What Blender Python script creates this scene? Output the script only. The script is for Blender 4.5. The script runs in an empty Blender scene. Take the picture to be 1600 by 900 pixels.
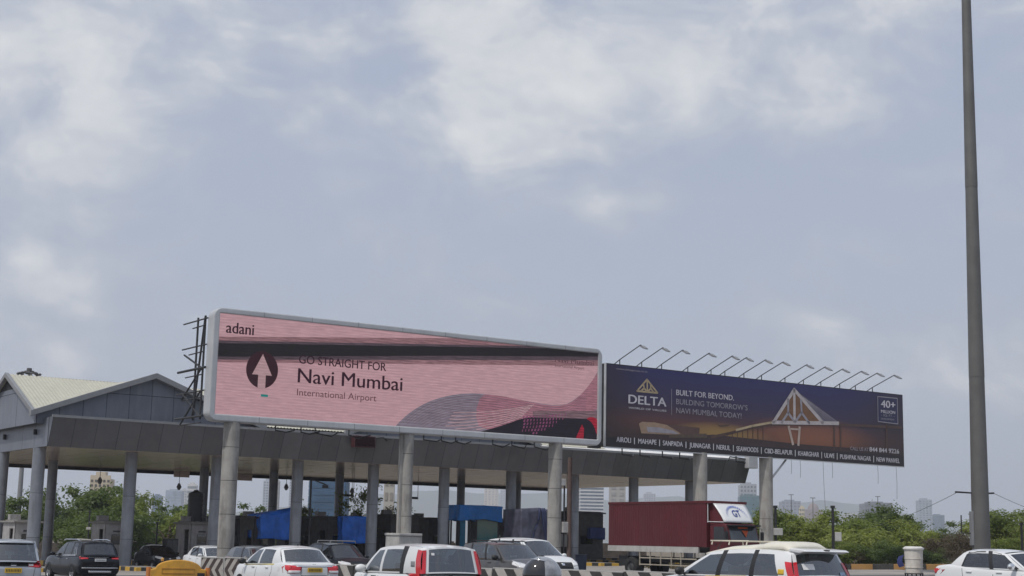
import bpy, bmesh, math, random
from mathutils import Vector, Matrix, noise
from mathutils.bvhtree import BVHTree
R = math.radians
random.seed(7)
scene = bpy.context.scene
COL = scene.collection

# ------------------------------------------------------------------ camera
F_PX, U0, V0, HZ = 2300.0, 800.0, 450.0, 846.0
PITCH = math.atan((HZ - V0) / F_PX)
ROLL = 0.021
EYE = Vector((0, 0, 1.7))
fwd = Vector((0, math.cos(PITCH), math.sin(PITCH)))
up0 = Vector((0, -math.sin(PITCH), math.cos(PITCH)))
rt0 = Vector((1, 0, 0))
rt = math.cos(ROLL) * rt0 + math.sin(ROLL) * up0
up = -math.sin(ROLL) * rt0 + math.cos(ROLL) * up0
cam_d = bpy.data.cameras.new('camera'); cam = bpy.data.objects.new('camera', cam_d); COL.objects.link(cam)
m = Matrix((rt, up, -fwd)).transposed().to_4x4(); m.translation = EYE
cam.matrix_world = m
cam_d.sensor_width = 36.0; cam_d.lens = 36.0 * F_PX / 1600.0
cam_d.clip_start = 0.1; cam_d.clip_end = 30000
scene.camera = cam
scene.render.resolution_x, scene.render.resolution_y = 1024, 576

# ------------------------------------------------------------------ light
SUN_FROM = Vector((-0.66, -0.75, 0))           # where the sun stands, horizontally
SUN_EL = R(58)
sd = Vector((SUN_FROM.normalized().x * math.cos(SUN_EL), SUN_FROM.normalized().y * math.cos(SUN_EL), math.sin(SUN_EL)))
sun_d = bpy.data.lights.new('sun', 'SUN'); sun = bpy.data.objects.new('sun', sun_d); COL.objects.link(sun)
sun_d.energy = 2.3; sun_d.angle = R(2.0); sun_d.color = (1.0, 0.955, 0.89)
sun.rotation_euler = sd.to_track_quat('Z', 'Y').to_euler()
scene.view_settings.view_transform = 'Standard'; scene.view_settings.look = 'None'
scene.view_settings.exposure = 0.0; scene.view_settings.gamma = 1.0
scene.view_settings.use_curve_mapping = False
scene.cycles.max_bounces = 8; scene.cycles.volume_bounces = 1; scene.cycles.transparent_max_bounces = 16
scene.cycles.use_adaptive_sampling = True

def pdir(u, v):
    return fwd + rt * ((u - U0) / F_PX) + up * ((V0 - v) / F_PX)
def at(u, v, d):
    k = pdir(u, v); return EYE + k * (d / k.y)
def gz(x):
    return 0.02 * max(-45.0, min(45.0, x))
def gpt(u, d):
    """the ground point seen in the direction of picture column u at depth d"""
    p = at(u, 850, d); return Vector((p.x, p.y, gz(p.x)))

# ---------------- node helpers
class N:
    def __init__(s, tree): s.t = tree; s.n = tree.nodes; s.l = tree.links
    def new(s, kind, **kw):
        n = s.n.new(kind)
        for k, v in kw.items(): setattr(n, k, v)
        return n
    def link(s, a, b): s.l.new(a, b)
    def put(s, sock, v):
        if isinstance(v, bpy.types.NodeSocket): s.l.new(v, sock)
        elif isinstance(v, (tuple, list)) and len(v) == 3 and sock.type == 'RGBA': sock.default_value = (*v, 1)
        else: sock.default_value = v
    def math(s, op, a, b=None, c=None, clamp=False):
        n = s.new('ShaderNodeMath', operation=op, use_clamp=clamp)
        s.put(n.inputs[0], a)
        if b is not None: s.put(n.inputs[1], b)
        if c is not None: s.put(n.inputs[2], c)
        return n.outputs[0]
    def vmath(s, op, a, b=None):
        n = s.new('ShaderNodeVectorMath', operation=op); s.put(n.inputs[0], a)
        if b is not None: s.put(n.inputs[1], b)
        return n.outputs['Value'] if op in ('DOT_PRODUCT', 'LENGTH') else n.outputs[0]
    def mix(s, f, a, b):
        n = s.new('ShaderNodeMix', data_type='RGBA'); s.put(n.inputs[0], f); s.put(n.inputs[6], a); s.put(n.inputs[7], b)
        return n.outputs[2]
    def noise(s, vec, scale, detail=4, rough=.55, dist=0.0):
        n = s.new('ShaderNodeTexNoise'); n.inputs['Scale'].default_value = scale; n.inputs['Detail'].default_value = detail
        n.inputs['Roughness'].default_value = rough; n.inputs['Distortion'].default_value = dist
        if vec is not None: s.put(n.inputs['Vector'], vec)
        return n.outputs[0]
    def step(s, x, lo, hi):
        n = s.new('ShaderNodeMapRange', interpolation_type='SMOOTHSTEP', clamp=True)
        s.put(n.inputs[0], x); n.inputs[1].default_value = lo; n.inputs[2].default_value = hi
        return n.outputs[0]
    def xyz(s, v):
        n = s.new('ShaderNodeSeparateXYZ'); s.put(n.inputs[0], v); return n.outputs
    def vec(s, x, y, z):
        n = s.new('ShaderNodeCombineXYZ'); s.put(n.inputs[0], x); s.put(n.inputs[1], y); s.put(n.inputs[2], z); return n.outputs[0]
    def obj(s): return s.new('ShaderNodeTexCoord').outputs['Object']
    def ramp(s, f, stops):
        n = s.new('ShaderNodeValToRGB'); e = n.color_ramp.elements
        while len(e) < len(stops): e.new(.5)
        for i, (p, c) in enumerate(stops): e[i].position = p; e[i].color = (*c, 1)
        s.put(n.inputs[0], f); return n.outputs[0]

# ---------------- sky: hazy Nishita with a veil and broken cloud
def make_world():
    w = bpy.data.worlds.new('World'); scene.world = w; w.use_nodes = True
    t = N(w.node_tree); t.n.clear()
    out = t.new('ShaderNodeOutputWorld'); bg = t.new('ShaderNodeBackground'); bg.inputs[1].default_value = 0.1
    t.link(bg.outputs[0], out.inputs[0])
    sky = t.new('ShaderNodeTexSky', sky_type='NISHITA'); sky.sun_disc = False
    sky.sun_elevation = SUN_EL; sky.sun_rotation = math.atan2(sd.x, sd.y)
    sky.air_density = 1.0; sky.dust_density = 2.5; sky.ozone_density = 1.5
    g = t.vmath('NORMALIZE', t.new('ShaderNodeTexCoord').outputs['Generated'])
    x, y, z = t.xyz(g)
    veil = t.mix(t.step(z, -0.02, 0.33), (4.75, 5.15, 6.0), (4.35, 4.95, 6.25))
    base = t.mix(0.86, sky.outputs[0], veil)
    # broad bright haze round the sun
    glow = t.math('POWER', t.math('MAXIMUM', t.vmath('DOT_PRODUCT', g, tuple(sd)), 0.0), 5.0)
    base = t.mix(t.math('MULTIPLY', glow, 0.55), base, (12.0, 11.8, 11.5))
    # clouds live on a plane overhead
    p = t.vec(t.math('MULTIPLY', x, 3.0), t.math('MULTIPLY', y, 3.0), t.math('MULTIPLY', z, 5.2))
    n1 = t.noise(p, 3.6, 10, .60, .35)
    n2 = t.noise(p, 0.9, 3, .5, .2)
    def blob(u, v, r, amp):
        c = pdir(u, v).normalized()
        dd = t.vmath('DOT_PRODUCT', g, tuple(c))
        return t.math('MULTIPLY', t.step(dd, math.cos(R(r)), 1.0), amp)
    cov = t.math('MULTIPLY', t.math('SUBTRACT', n2, .5), .25)
    for b in SKY_BLOBS: cov = t.math('ADD', cov, blob(*b))
    back = t.step(y, 0.45, -0.1)
    cov = t.math('ADD', cov, t.math('MULTIPLY', back, .05))
    c = t.math('ADD', t.math('ADD', t.math('MULTIPLY', t.math('SUBTRACT', n1, .5), 1.75), .55), t.math('MULTIPLY', cov, .74))
    cf = t.step(c, 0.47, 1.22)
    body = t.noise(p, 5.0, 8, .62, .35)
    ccol = t.ramp(t.math('ADD', t.math('MULTIPLY', t.math('SUBTRACT', body, .5), 1.1), t.math('MULTIPLY', cf, .8)),
                  [(0.0, (.49, .52, .59)), (.42, (.60, .625, .67)), (1.0, (.78, .79, .80))])
    ccol = t.vmath('MULTIPLY', ccol, (10, 10, 10))
    fin = t.mix(t.math('MULTIPLY', cf, .95), base, ccol)
    t.link(fin, bg.inputs[0])
SKY_BLOBS = [(90, 60, 8.5, .42), (250, 120, 5, .16), (40, 190, 5, .18), (640, 30, 5.5, .2), (860, 40, 7, .40), (800, 170, 4.6, .26), (1250, 20, 7, .34), (1480, 60, 5, .2),
             (985, 300, 2.8, .22), (1085, 315, 2.6, .18), (1080, 205, 2.2, .16), (110, 350, 3.2, .2), (50, 510, 4.2, .46),
             (1560, 570, 3.4, .42), (1290, 580, 2.8, .28), (1180, 120, 4, .2), (420, 60, 4, .2), (720, 270, 2.4, .14)]
make_world()

# ---------------- materials
MATS = {}
def mat(key, col, rough=.6, metal=0.0, var=.12, scale=3.0, bump=0.0, bscale=40.0, coat=0.0, emit=None, spec=.5, dirt=None, island=0, bdist=.02):
    if key in MATS: return MATS[key]
    mt = bpy.data.materials.new(key); mt.use_nodes = True; t = N(mt.node_tree)
    b = t.n['Principled BSDF']
    o = t.obj()
    n = t.noise(o, scale, 5, .6)
    lo = tuple(c * (1 - var) for c in col); hi = tuple(min(1, c * (1 + var)) for c in col)
    c = t.mix(t.step(n, .3, .7), lo, hi)
    if island:      # every sheet of cladding has weathered a little differently
        gi = t.new('ShaderNodeNewGeometry').outputs['Random Per Island']
        c = t.mix(gi, t.vmath('MULTIPLY', c, (1 - island,) * 3), t.vmath('MULTIPLY', c, (1 + island,) * 3))
    if dirt:
        q = t.vmath('MULTIPLY', o, (1, 1, .18))
        dn = t.step(t.noise(q, 2.2, 7, .68), .44, .74)
        c = t.mix(t.math('MULTIPLY', dn, dirt[1]), c, dirt[0])
    t.link(c, b.inputs['Base Color'])
    b.inputs['Roughness'].default_value = rough; b.inputs['Metallic'].default_value = metal
    b.inputs['Coat Weight'].default_value = coat; b.inputs['Coat Roughness'].default_value = .06
    b.inputs['Specular IOR Level'].default_value = spec
    if emit: b.inputs['Emission Color'].default_value = (*emit[0], 1); b.inputs['Emission Strength'].default_value = emit[1]
    if bump:
        bp = t.new('ShaderNodeBump'); bp.inputs['Strength'].default_value = bump; bp.inputs['Distance'].default_value = bdist
        t.link(t.noise(o, bscale, 4, .6), bp.inputs['Height']); t.link(bp.outputs[0], b.inputs['Normal'])
    MATS[key] = mt; return mt

def stripe_mat(key, a, b, vec, period, duty=.5, chevron=None, rough=.7):
    """painted stripes: colours a and b alternate along vec (object space)"""
    if key in MATS: return MATS[key]
    mt = bpy.data.materials.new(key); mt.use_nodes = True; t = N(mt.node_tree); bs = t.n['Principled BSDF']
    o = t.obj(); d = t.vmath('DOT_PRODUCT', o, vec)
    if chevron:
        zz = t.xyz(o)[2]
        d = t.math('ADD', d, t.math('MULTIPLY', t.math('ABSOLUTE', t.math('SUBTRACT', zz, chevron)), 1.1))
    f = t.math('FRACT', t.math('ADD', t.math('DIVIDE', d, period), 50.0))
    s = t.math('GREATER_THAN', f, duty)
    n = t.step(t.noise(o, 5, 6, .7), .35, .8)
    ca = t.mix(t.math('MULTIPLY', n, .45), a, (.16, .14, .12)); cb = t.mix(t.math('MULTIPLY', n, .35), b, (.12, .11, .10))
    t.link(t.mix(s, ca, cb), bs.inputs['Base Color']); bs.inputs['Roughness'].default_value = rough
    MATS[key] = mt; return mt

def glass(key, tint, refl=.10, rough=.02):
    if key in MATS: return MATS[key]
    mt = bpy.data.materials.new(key); mt.use_nodes = True; t = N(mt.node_tree); t.n.clear()
    out = t.new('ShaderNodeOutputMaterial'); tr = t.new('ShaderNodeBsdfTransparent'); gl = t.new('ShaderNodeBsdfGlossy')
    o = t.obj(); n = t.noise(o, 2.0, 3)
    t.link(t.mix(n, tuple(c * .8 for c in tint), tuple(min(1, c * 1.2) for c in tint)), tr.inputs[0])
    gl.inputs['Color'].default_value = (.95, .97, 1, 1); gl.inputs['Roughness'].default_value = rough
    fr = t.new('ShaderNodeFresnel'); fr.inputs[0].default_value = 1.5
    mx = t.new('ShaderNodeMixShader'); t.link(t.math('ADD', fr.outputs[0], refl, clamp=True), mx.inputs[0])
    t.link(tr.outputs[0], mx.inputs[1]); t.link(gl.outputs[0], mx.inputs[2]); t.link(mx.outputs[0], out.inputs[0])
    MATS[key] = mt; return mt

def emis(key, col, strength=1.0, lines=0.0, diff=(.008, .008, .008)):
    """a lit LED face: colour broken by the thin dark rows between the pixel lines"""
    if key in MATS: return MATS[key]
    mt = bpy.data.materials.new(key); mt.use_nodes = True; t = N(mt.node_tree); b = t.n['Principled BSDF']
    b.inputs['Base Color'].default_value = (*diff, 1); b.inputs['Roughness'].default_value = .6; b.inputs['Specular IOR Level'].default_value = .12
    o = t.obj()
    c = col
    if lines:
        q = t.vmath('MULTIPLY', o, (1.1, 1, 14.0))
        n = t.noise(q, 1.3, 5, .65, .4)
        zrow = t.math('SINE', t.math('ADD', t.math('MULTIPLY', t.xyz(o)[2], 46.0), t.math('MULTIPLY', n, 5.0)))
        f = t.math('ADD', t.math('MULTIPLY', t.step(n, .3, .7), lines), t.math('MULTIPLY', zrow, lines * .22))
        c = t.mix(f, tuple(x * .52 for x in col), tuple(x * 1.28 for x in col))
        big = t.step(t.noise(t.vmath('MULTIPLY', o, (.08, 1, 1.1)), 1.0, 3), .35, .65)
        c = t.mix(t.math('MULTIPLY', big, .22), c, tuple(x * .6 for x in col))
    t.put(b.inputs['Emission Color'], c); b.inputs['Emission Strength'].default_value = strength
    MATS[key] = mt; return mt

M_ASPH = mat('asphalt', (.115, .113, .112), .9, var=.3, scale=.6, bump=.4, bscale=60)
M_CONC = mat('concrete', (.34, .325, .30), .85, var=.16, scale=1.2, bump=.25, bscale=18, dirt=((.12, .11, .10), .75))
M_CONC2 = mat('grey_concrete', (.26, .25, .235), .85, var=.15, scale=2.0, bump=.2, bscale=25, dirt=((.12, .115, .11), .5))
M_FASC = mat('charcoal_panel', (.114, .114, .122), .42, var=.12, scale=.5, metal=.1, island=.16, dirt=((.15, .145, .135), .45))
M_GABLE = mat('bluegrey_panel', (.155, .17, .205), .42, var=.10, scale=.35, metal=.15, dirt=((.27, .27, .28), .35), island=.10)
M_TRIM = mat('grey_trim', (.22, .225, .235), .5, var=.08)
M_SEAM = mat('dark_joint', (.025, .026, .03), .8)
M_SOFF = mat('beige_soffit', (.52, .41, .355), .20, var=.08, scale=.8, metal=.25, bump=.05, bscale=2)
M_ROOF = mat('cream_roof', (.46, .445, .365), .5, var=.07, scale=2.5, dirt=((.4, .38, .32), .35))
M_COLM = mat('grey_cladding', (.24, .255, .285), .38, var=.10, scale=1.5, metal=.3, dirt=((.11, .11, .115), .6), island=.1)
M_SILV = mat('silver_frame', (.50, .51, .52), .45, var=.07, scale=.8, metal=.25, dirt=((.33, .33, .33), .3))
M_BLKM = mat('black_steel', (.022, .022, .024), .5, var=.3)
M_DGREY = mat('dark_grey', (.06, .06, .062), .6, var=.2)
M_RUB = mat('tyre_rubber', (.02, .02, .02), .85, var=.2)
M_RIM = mat('alloy', (.45, .45, .46), .3, metal=.8)
M_BLKP = mat('black_plastic', (.018, .018, .019), .55, var=.2)
M_WHITE = mat('white_paint', (.70, .71, .71), .28, var=.025, scale=1.0, coat=.6)
M_INT = mat('car_interior', (.05, .048, .046), .8, var=.25)
M_INTB = mat('beige_seat', (.24, .22, .19), .8, var=.2)
M_REDL = mat('red_lamp', (.55, .012, .022), .15, var=.15, coat=.8)
M_CLRL = mat('clear_lamp', (.72, .72, .72), .12, var=.1, coat=.8)
M_CHROME = mat('chrome', (.75, .76, .78), .15, metal=.9, var=.05)
M_YPL = mat('yellow_plate', (.62, .40, .03), .5)
M_WPL = mat('white_plate', (.7, .7, .7), .5)
M_YEL = mat('yellow_plastic', (.58, .30, .035), .5, var=.15, dirt=((.25, .15, .05), .5))
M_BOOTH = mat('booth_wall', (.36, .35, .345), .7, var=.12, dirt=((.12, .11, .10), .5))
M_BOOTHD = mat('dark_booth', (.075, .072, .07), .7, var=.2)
M_TARP = mat('blue_tarp', (.018, .19, .85), .26, var=.22, scale=1.2, bump=.9, bscale=3.2, bdist=.12)
M_NAVY = mat('navy_tarp', (.075, .078, .115), .5, var=.3, scale=1.8, bump=.5, bscale=6)
M_BLKT = mat('black_tank', (.012, .012, .013), .4)
M_CREAM = mat('cream_metal', (.62, .57, .46), .5, dirt=((.3, .26, .2), .4))
M_DRUM = mat('white_drum', (.62, .58, .52), .55, var=.1, scale=6, dirt=((.25, .18, .12), .5))
M_PALE = mat('pale_concrete', (.45, .44, .42), .8, var=.1, dirt=((.25, .24, .22), .4))
G_CAR = glass('car_glass', (.30, .36, .365), .14)
G_DARK = glass('tinted_glass', (.10, .115, .12), .09)

# ---------------- mesh builder
class MB:
    def __init__(s): s.v = []; s.f = []; s.mi = []
    def add(s, vs, fs, mi=0):
        k = len(s.v); s.v += [tuple(p) for p in vs]; s.f += [tuple(i + k for i in f) for f in fs]; s.mi += [mi] * len(fs); return s
    def box(s, a, b, mi=0):
        (x0, y0, z0), (x1, y1, z1) = a, b
        return s.add([(x0, y0, z0), (x1, y0, z0), (x1, y1, z0), (x0, y1, z0), (x0, y0, z1), (x1, y0, z1), (x1, y1, z1), (x0, y1, z1)],
                     [(3, 2, 1, 0), (4, 5, 6, 7), (0, 1, 5, 4), (1, 2, 6, 5), (2, 3, 7, 6), (3, 0, 4, 7)], mi)
    def cyl(s, c, r0, r1, h, n=20, mi=0, cap=True):
        x, y, z = c; vs = []
        for k, (r, zz) in enumerate(((r0, z), (r1, z + h))):
            vs += [(x + r * math.cos(2 * math.pi * i / n), y + r * math.sin(2 * math.pi * i / n), zz) for i in range(n)]
        fs = [(i, (i + 1) % n, n + (i + 1) % n, n + i) for i in range(n)]
        if cap: fs += [tuple(range(n - 1, -1, -1)), tuple(range(n, 2 * n))]
        return s.add(vs, fs, mi)
    def tube(s, pts, r, n=6, mi=0):
        pts = [Vector(p) for p in pts]; rs = r if isinstance(r, (list, tuple)) else [r] * len(pts)
        vs = []; prev = None
        for i, p in enumerate(pts):
            d = (pts[min(i + 1, len(pts) - 1)] - pts[max(i - 1, 0)])
            if d.length < 1e-6: d = Vector((0, 0, 1))
            d.normalize()
            a = Vector((0, 0, 1)) if abs(d.z) < .95 else Vector((1, 0, 0))
            e1 = d.cross(a).normalized(); e2 = d.cross(e1).normalized()
            vs += [p + (e1 * math.cos(2 * math.pi * k / n) + e2 * math.sin(2 * math.pi * k / n)) * rs[i] for k in range(n)]
        fs = []
        for i in range(len(pts) - 1):
            for k in range(n): fs.append((i * n + k, i * n + (k + 1) % n, (i + 1) * n + (k + 1) % n, (i + 1) * n + k))
        fs += [tuple(range(n - 1, -1, -1)), tuple(range((len(pts) - 1) * n, len(pts) * n))]
        return s.add(vs, fs, mi)
    def ell(s, c, rx, ry, rz, nu=16, nv=10, mi=0):
        vs = [(c[0], c[1], c[2] - rz)]
        for j in range(1, nv):
            a = -math.pi / 2 + math.pi * j / nv
            vs += [(c[0] + rx * math.cos(a) * math.cos(2 * math.pi * i / nu), c[1] + ry * math.cos(a) * math.sin(2 * math.pi * i / nu), c[2] + rz * math.sin(a)) for i in range(nu)]
        vs.append((c[0], c[1], c[2] + rz)); fs = []
        for i in range(nu): fs.append((0, 1 + (i + 1) % nu, 1 + i))
        for j in range(nv - 2):
            for i in range(nu): fs.append((1 + j * nu + i, 1 + j * nu + (i + 1) % nu, 1 + (j + 1) * nu + (i + 1) % nu, 1 + (j + 1) * nu + i))
        e = len(vs) - 1; b = 1 + (nv - 2) * nu
        for i in range(nu): fs.append((b + i, b + (i + 1) % nu, e))
        return s.add(vs, fs, mi)
    def prism(s, poly, axis, a, b, mi=0):
        """poly in the two other axes, extruded along axis from a to b"""
        n = len(poly)
        def mk(p, q):
            return {'x': (q, p[0], p[1]), 'y': (p[0], q, p[1]), 'z': (p[0], p[1], q)}[axis]
        vs = [mk(p, a) for p in poly] + [mk(p, b) for p in poly]
        fs = [tuple(range(n)), tuple(range(2 * n - 1, n - 1, -1))] + [(i, n + i, n + (i + 1) % n, (i + 1) % n) for i in range(n)]
        return s.add(vs, fs, mi)
    def grid(s, fn, nu, nv, mi=0, flip=False):
        vs = [fn(i / nu, j / nv) for j in range(nv + 1) for i in range(nu + 1)]
        fs = [(j * (nu + 1) + i, j * (nu + 1) + i + 1, (j + 1) * (nu + 1) + i + 1, (j + 1) * (nu + 1) + i) for j in range(nv) for i in range(nu)]
        if flip: fs = [f[::-1] for f in fs]
        return s.add(vs, fs, mi)
    def mesh(s, name, m, smooth=False, fix=True):
        me = bpy.data.meshes.new(name); me.from_pydata(s.v, [], s.f)
        for q in (m if isinstance(m, (list, tuple)) else [m]): me.materials.append(q)
        for i, p in enumerate(me.polygons): p.material_index = s.mi[i]
        if fix:
            bm = bmesh.new(); bm.from_mesh(me); bmesh.ops.recalc_face_normals(bm, faces=bm.faces); bm.to_mesh(me); bm.free()
        if smooth:
            for p in me.polygons: p.use_smooth = True
        return me
    def build(s, name, m, parent=None, smooth=False, bevel=0, fix=True, angle=None):
        o = bpy.data.objects.new(name, s.mesh(name, m, smooth or angle is not None, fix)); COL.objects.link(o); o.parent = parent
        if angle is not None: sharp(o.data, angle)
        if bevel:
            b = o.modifiers.new('bevel', 'BEVEL'); b.width = bevel; b.segments = 2; b.limit_method = 'ANGLE'; b.angle_limit = R(40)
        return o
def sharp(me, deg):
    bm = bmesh.new(); bm.from_mesh(me); a = R(deg)
    for e in bm.edges:
        e.smooth = not (len(e.link_faces) == 2 and e.calc_face_angle(0) > a)
    bm.to_mesh(me); bm.free()

def tag(o, label, cat, group=None, kind=None):
    if label: o['label'] = label
    if cat: o['category'] = cat
    if group: o['group'] = group
    if kind: o['kind'] = kind
    return o
def thing(name, label, cat, loc=(0, 0, 0), rz=0.0, group=None):
    o = bpy.data.objects.new(name, None); COL.objects.link(o); o.location = loc; o.rotation_euler = (0, 0, rz); o.empty_display_size = .3
    return tag(o, label, cat, group)
def kids(o): return [c for c in bpy.data.objects if c.parent == o]
def dup(root, loc, rz=None, label=None, scale=None):
    r = root.copy(); COL.objects.link(r); r.location = loc
    if rz is not None: r.rotation_euler = (0, 0, rz)
    if label: r['label'] = label
    if scale: r.scale = scale
    for ch in kids(root):
        c = ch.copy(); COL.objects.link(c); c.parent = r
        for g in kids(ch):
            d = g.copy(); COL.objects.link(d); d.parent = c
    return r
def struct(name, mb, m, **k):
    o = mb.build(name, m, **k); o['kind'] = 'structure'; return o

_H = {}
def text_mesh(txt, m, w=None, h=1.0, bold=0.0, name='lettering', extrude=.004, align='l'):
    """flat lettering in x/z, baseline at 0, cap height h; stretched to width w when given"""
    cu = bpy.data.curves.new('lettering', 'FONT'); cu.body = txt; cu.size = 1.0; cu.extrude = extrude / max(h, .01); cu.resolution_u = 4
    ob = bpy.data.objects.new('lettering', cu); COL.objects.link(ob)
    dg = bpy.context.evaluated_depsgraph_get(); me = bpy.data.meshes.new_from_object(ob.evaluated_get(dg))
    bpy.data.objects.remove(ob)
    xs = [v.co.x for v in me.vertices]
    x0, x1 = min(xs), max(xs)
    sy = h / .70
    sx = sy if w is None else w / (x1 - x0)
    off = x0 if align == 'l' else (x0 + x1) / 2
    for v in me.vertices:
        c = v.co.copy(); v.co = ((c.x - off) * sx, -c.z * h, c.y * sy)
    if bold:
        bm = bmesh.new(); bm.from_mesh(me); k = len(bm.verts); g = bmesh.ops.duplicate(bm, geom=bm.verts[:] + bm.edges[:] + bm.faces[:])
        for v in g['geom']:
            if isinstance(v, bmesh.types.BMVert): v.co += Vector((bold * h * 1.6, .0015, bold * h * .4))
        bm.to_mesh(me); bm.free()
    me.materials.clear(); me.materials.append(m)
    me.name = name
    return me
def link_mesh(name, me, parent, loc=(0, 0, 0), rot=(0, 0, 0)):
    o = bpy.data.objects.new(name, me); COL.objects.link(o); o.parent = parent; o.location = loc; o.rotation_euler = rot; return o
# ================================================================= setting
def make_ground():
    g = MB(); xs = [-6000, -45, -30, -15, 0, 15, 30, 45, 6000]; ys = [-300, 0, 40, 80, 120, 160, 400, 9000]
    g.add([(x, y, gz(x)) for y in ys for x in xs],
          [(j * len(xs) + i, j * len(xs) + i + 1, (j + 1) * len(xs) + i + 1, (j + 1) * len(xs) + i) for j in range(len(ys) - 1) for i in range(len(xs) - 1)])
    struct('ground', g, mat('dry_soil', (.17, .14, .10), .95, var=.3, scale=.2, bump=.3), fix=False)
    r = MB(); xs = [-44, -30, -15, 0, 15, 30, 44]; ys = [-40, 0, 40, 92]
    ys2 = lambda x, k: ys[k] if k < 3 else (140 if x < 9 else 92.0)
    r.add([(x, y, gz(x) + .004) for y in ys for x in xs],
          [(j * len(xs) + i, j * len(xs) + i + 1, (j + 1) * len(xs) + i + 1, (j + 1) * len(xs) + i) for j in range(len(ys) - 1) for i in range(len(xs) - 1)])
    r.add([(-44, 92, gz(-44) + .004), (-30, 92, gz(-30) + .004), (-15, 92, gz(-15) + .004), (0, 92, .004), (15, 92, .304), (15, 150, .304), (0, 150, .004), (-15, 150, gz(-15) + .004), (-30, 150, gz(-30) + .004), (-44, 150, gz(-44) + .004)],
          [(0, 1, 8, 9), (1, 2, 7, 8), (2, 3, 6, 7), (3, 4, 5, 6)])
    struct('road', r, M_ASPH, fix=False)
make_ground()
def apron():
    g = MB(); xs = [-44, -30, -15, 0, 15, 24]; c = []
    for x in xs: c += [(x, 74 + (x + 44) * .06, gz(x) + .009), (x, 139, gz(x) + .009)]
    g.add(c, [(2 * i, 2 * i + 2, 2 * i + 3, 2 * i + 1) for i in range(len(xs) - 1)])
    struct('plaza_paving', g, mat('plaza_concrete', (.30, .275, .25), .9, var=.2, scale=.4, bump=.3, dirt=((.15, .14, .13), .5)), fix=False)
apron()

# ================================================================= toll plaza canopy
S_END, T_END, Z_SOF, FH = 54.2, 25.0, 6.54, 1.70
CX, CY, CANG = -26.5, 85.0, math.atan2(.559, .829)
canopy = thing('toll_plaza_canopy', 'long grey toll plaza canopy with a gabled cream roof on a row of round columns', 'toll plaza', (CX, CY, 0), CANG)
CMAT = Matrix.Translation((CX, CY, 0)) @ Matrix.Rotation(CANG, 4, 'Z')
CINV = CMAT.inverted()
def cw(s, t, z=0): return CMAT @ Vector((s, t, z))
def cgz(s, t): return gz(cw(s, t).x)

def panelled(mb, corner, du, dv, nu, nv, gap=.022, off=.03, mi=0, seed=1):
    """separate cladding sheets over a dark backing (backing is material 1)"""
    rr = random.Random(seed); c = Vector(corner); du = Vector(du); dv = Vector(dv); nrm = du.cross(dv).normalized()
    mb.add([c, c + du, c + du + dv, c + dv], [(0, 1, 2, 3)], 1)
    gu, gv = gap / du.length / 2 * nu, gap / dv.length / 2 * nv
    for i in range(nu):
        for j in range(nv):
            q = nrm * off
            tl = [nrm * rr.uniform(-.008, .008) for _ in range(4)]
            p = [c + du * ((i + a) / nu) + dv * ((j + b) / nv) + q for a, b in ((gu, gv), (1 - gu, gv), (1 - gu, 1 - gv), (gu, 1 - gv))]
            p = [x + y for x, y in zip(p, tl)]
            mb.add(p, [(0, 1, 2, 3)], 0)

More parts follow.
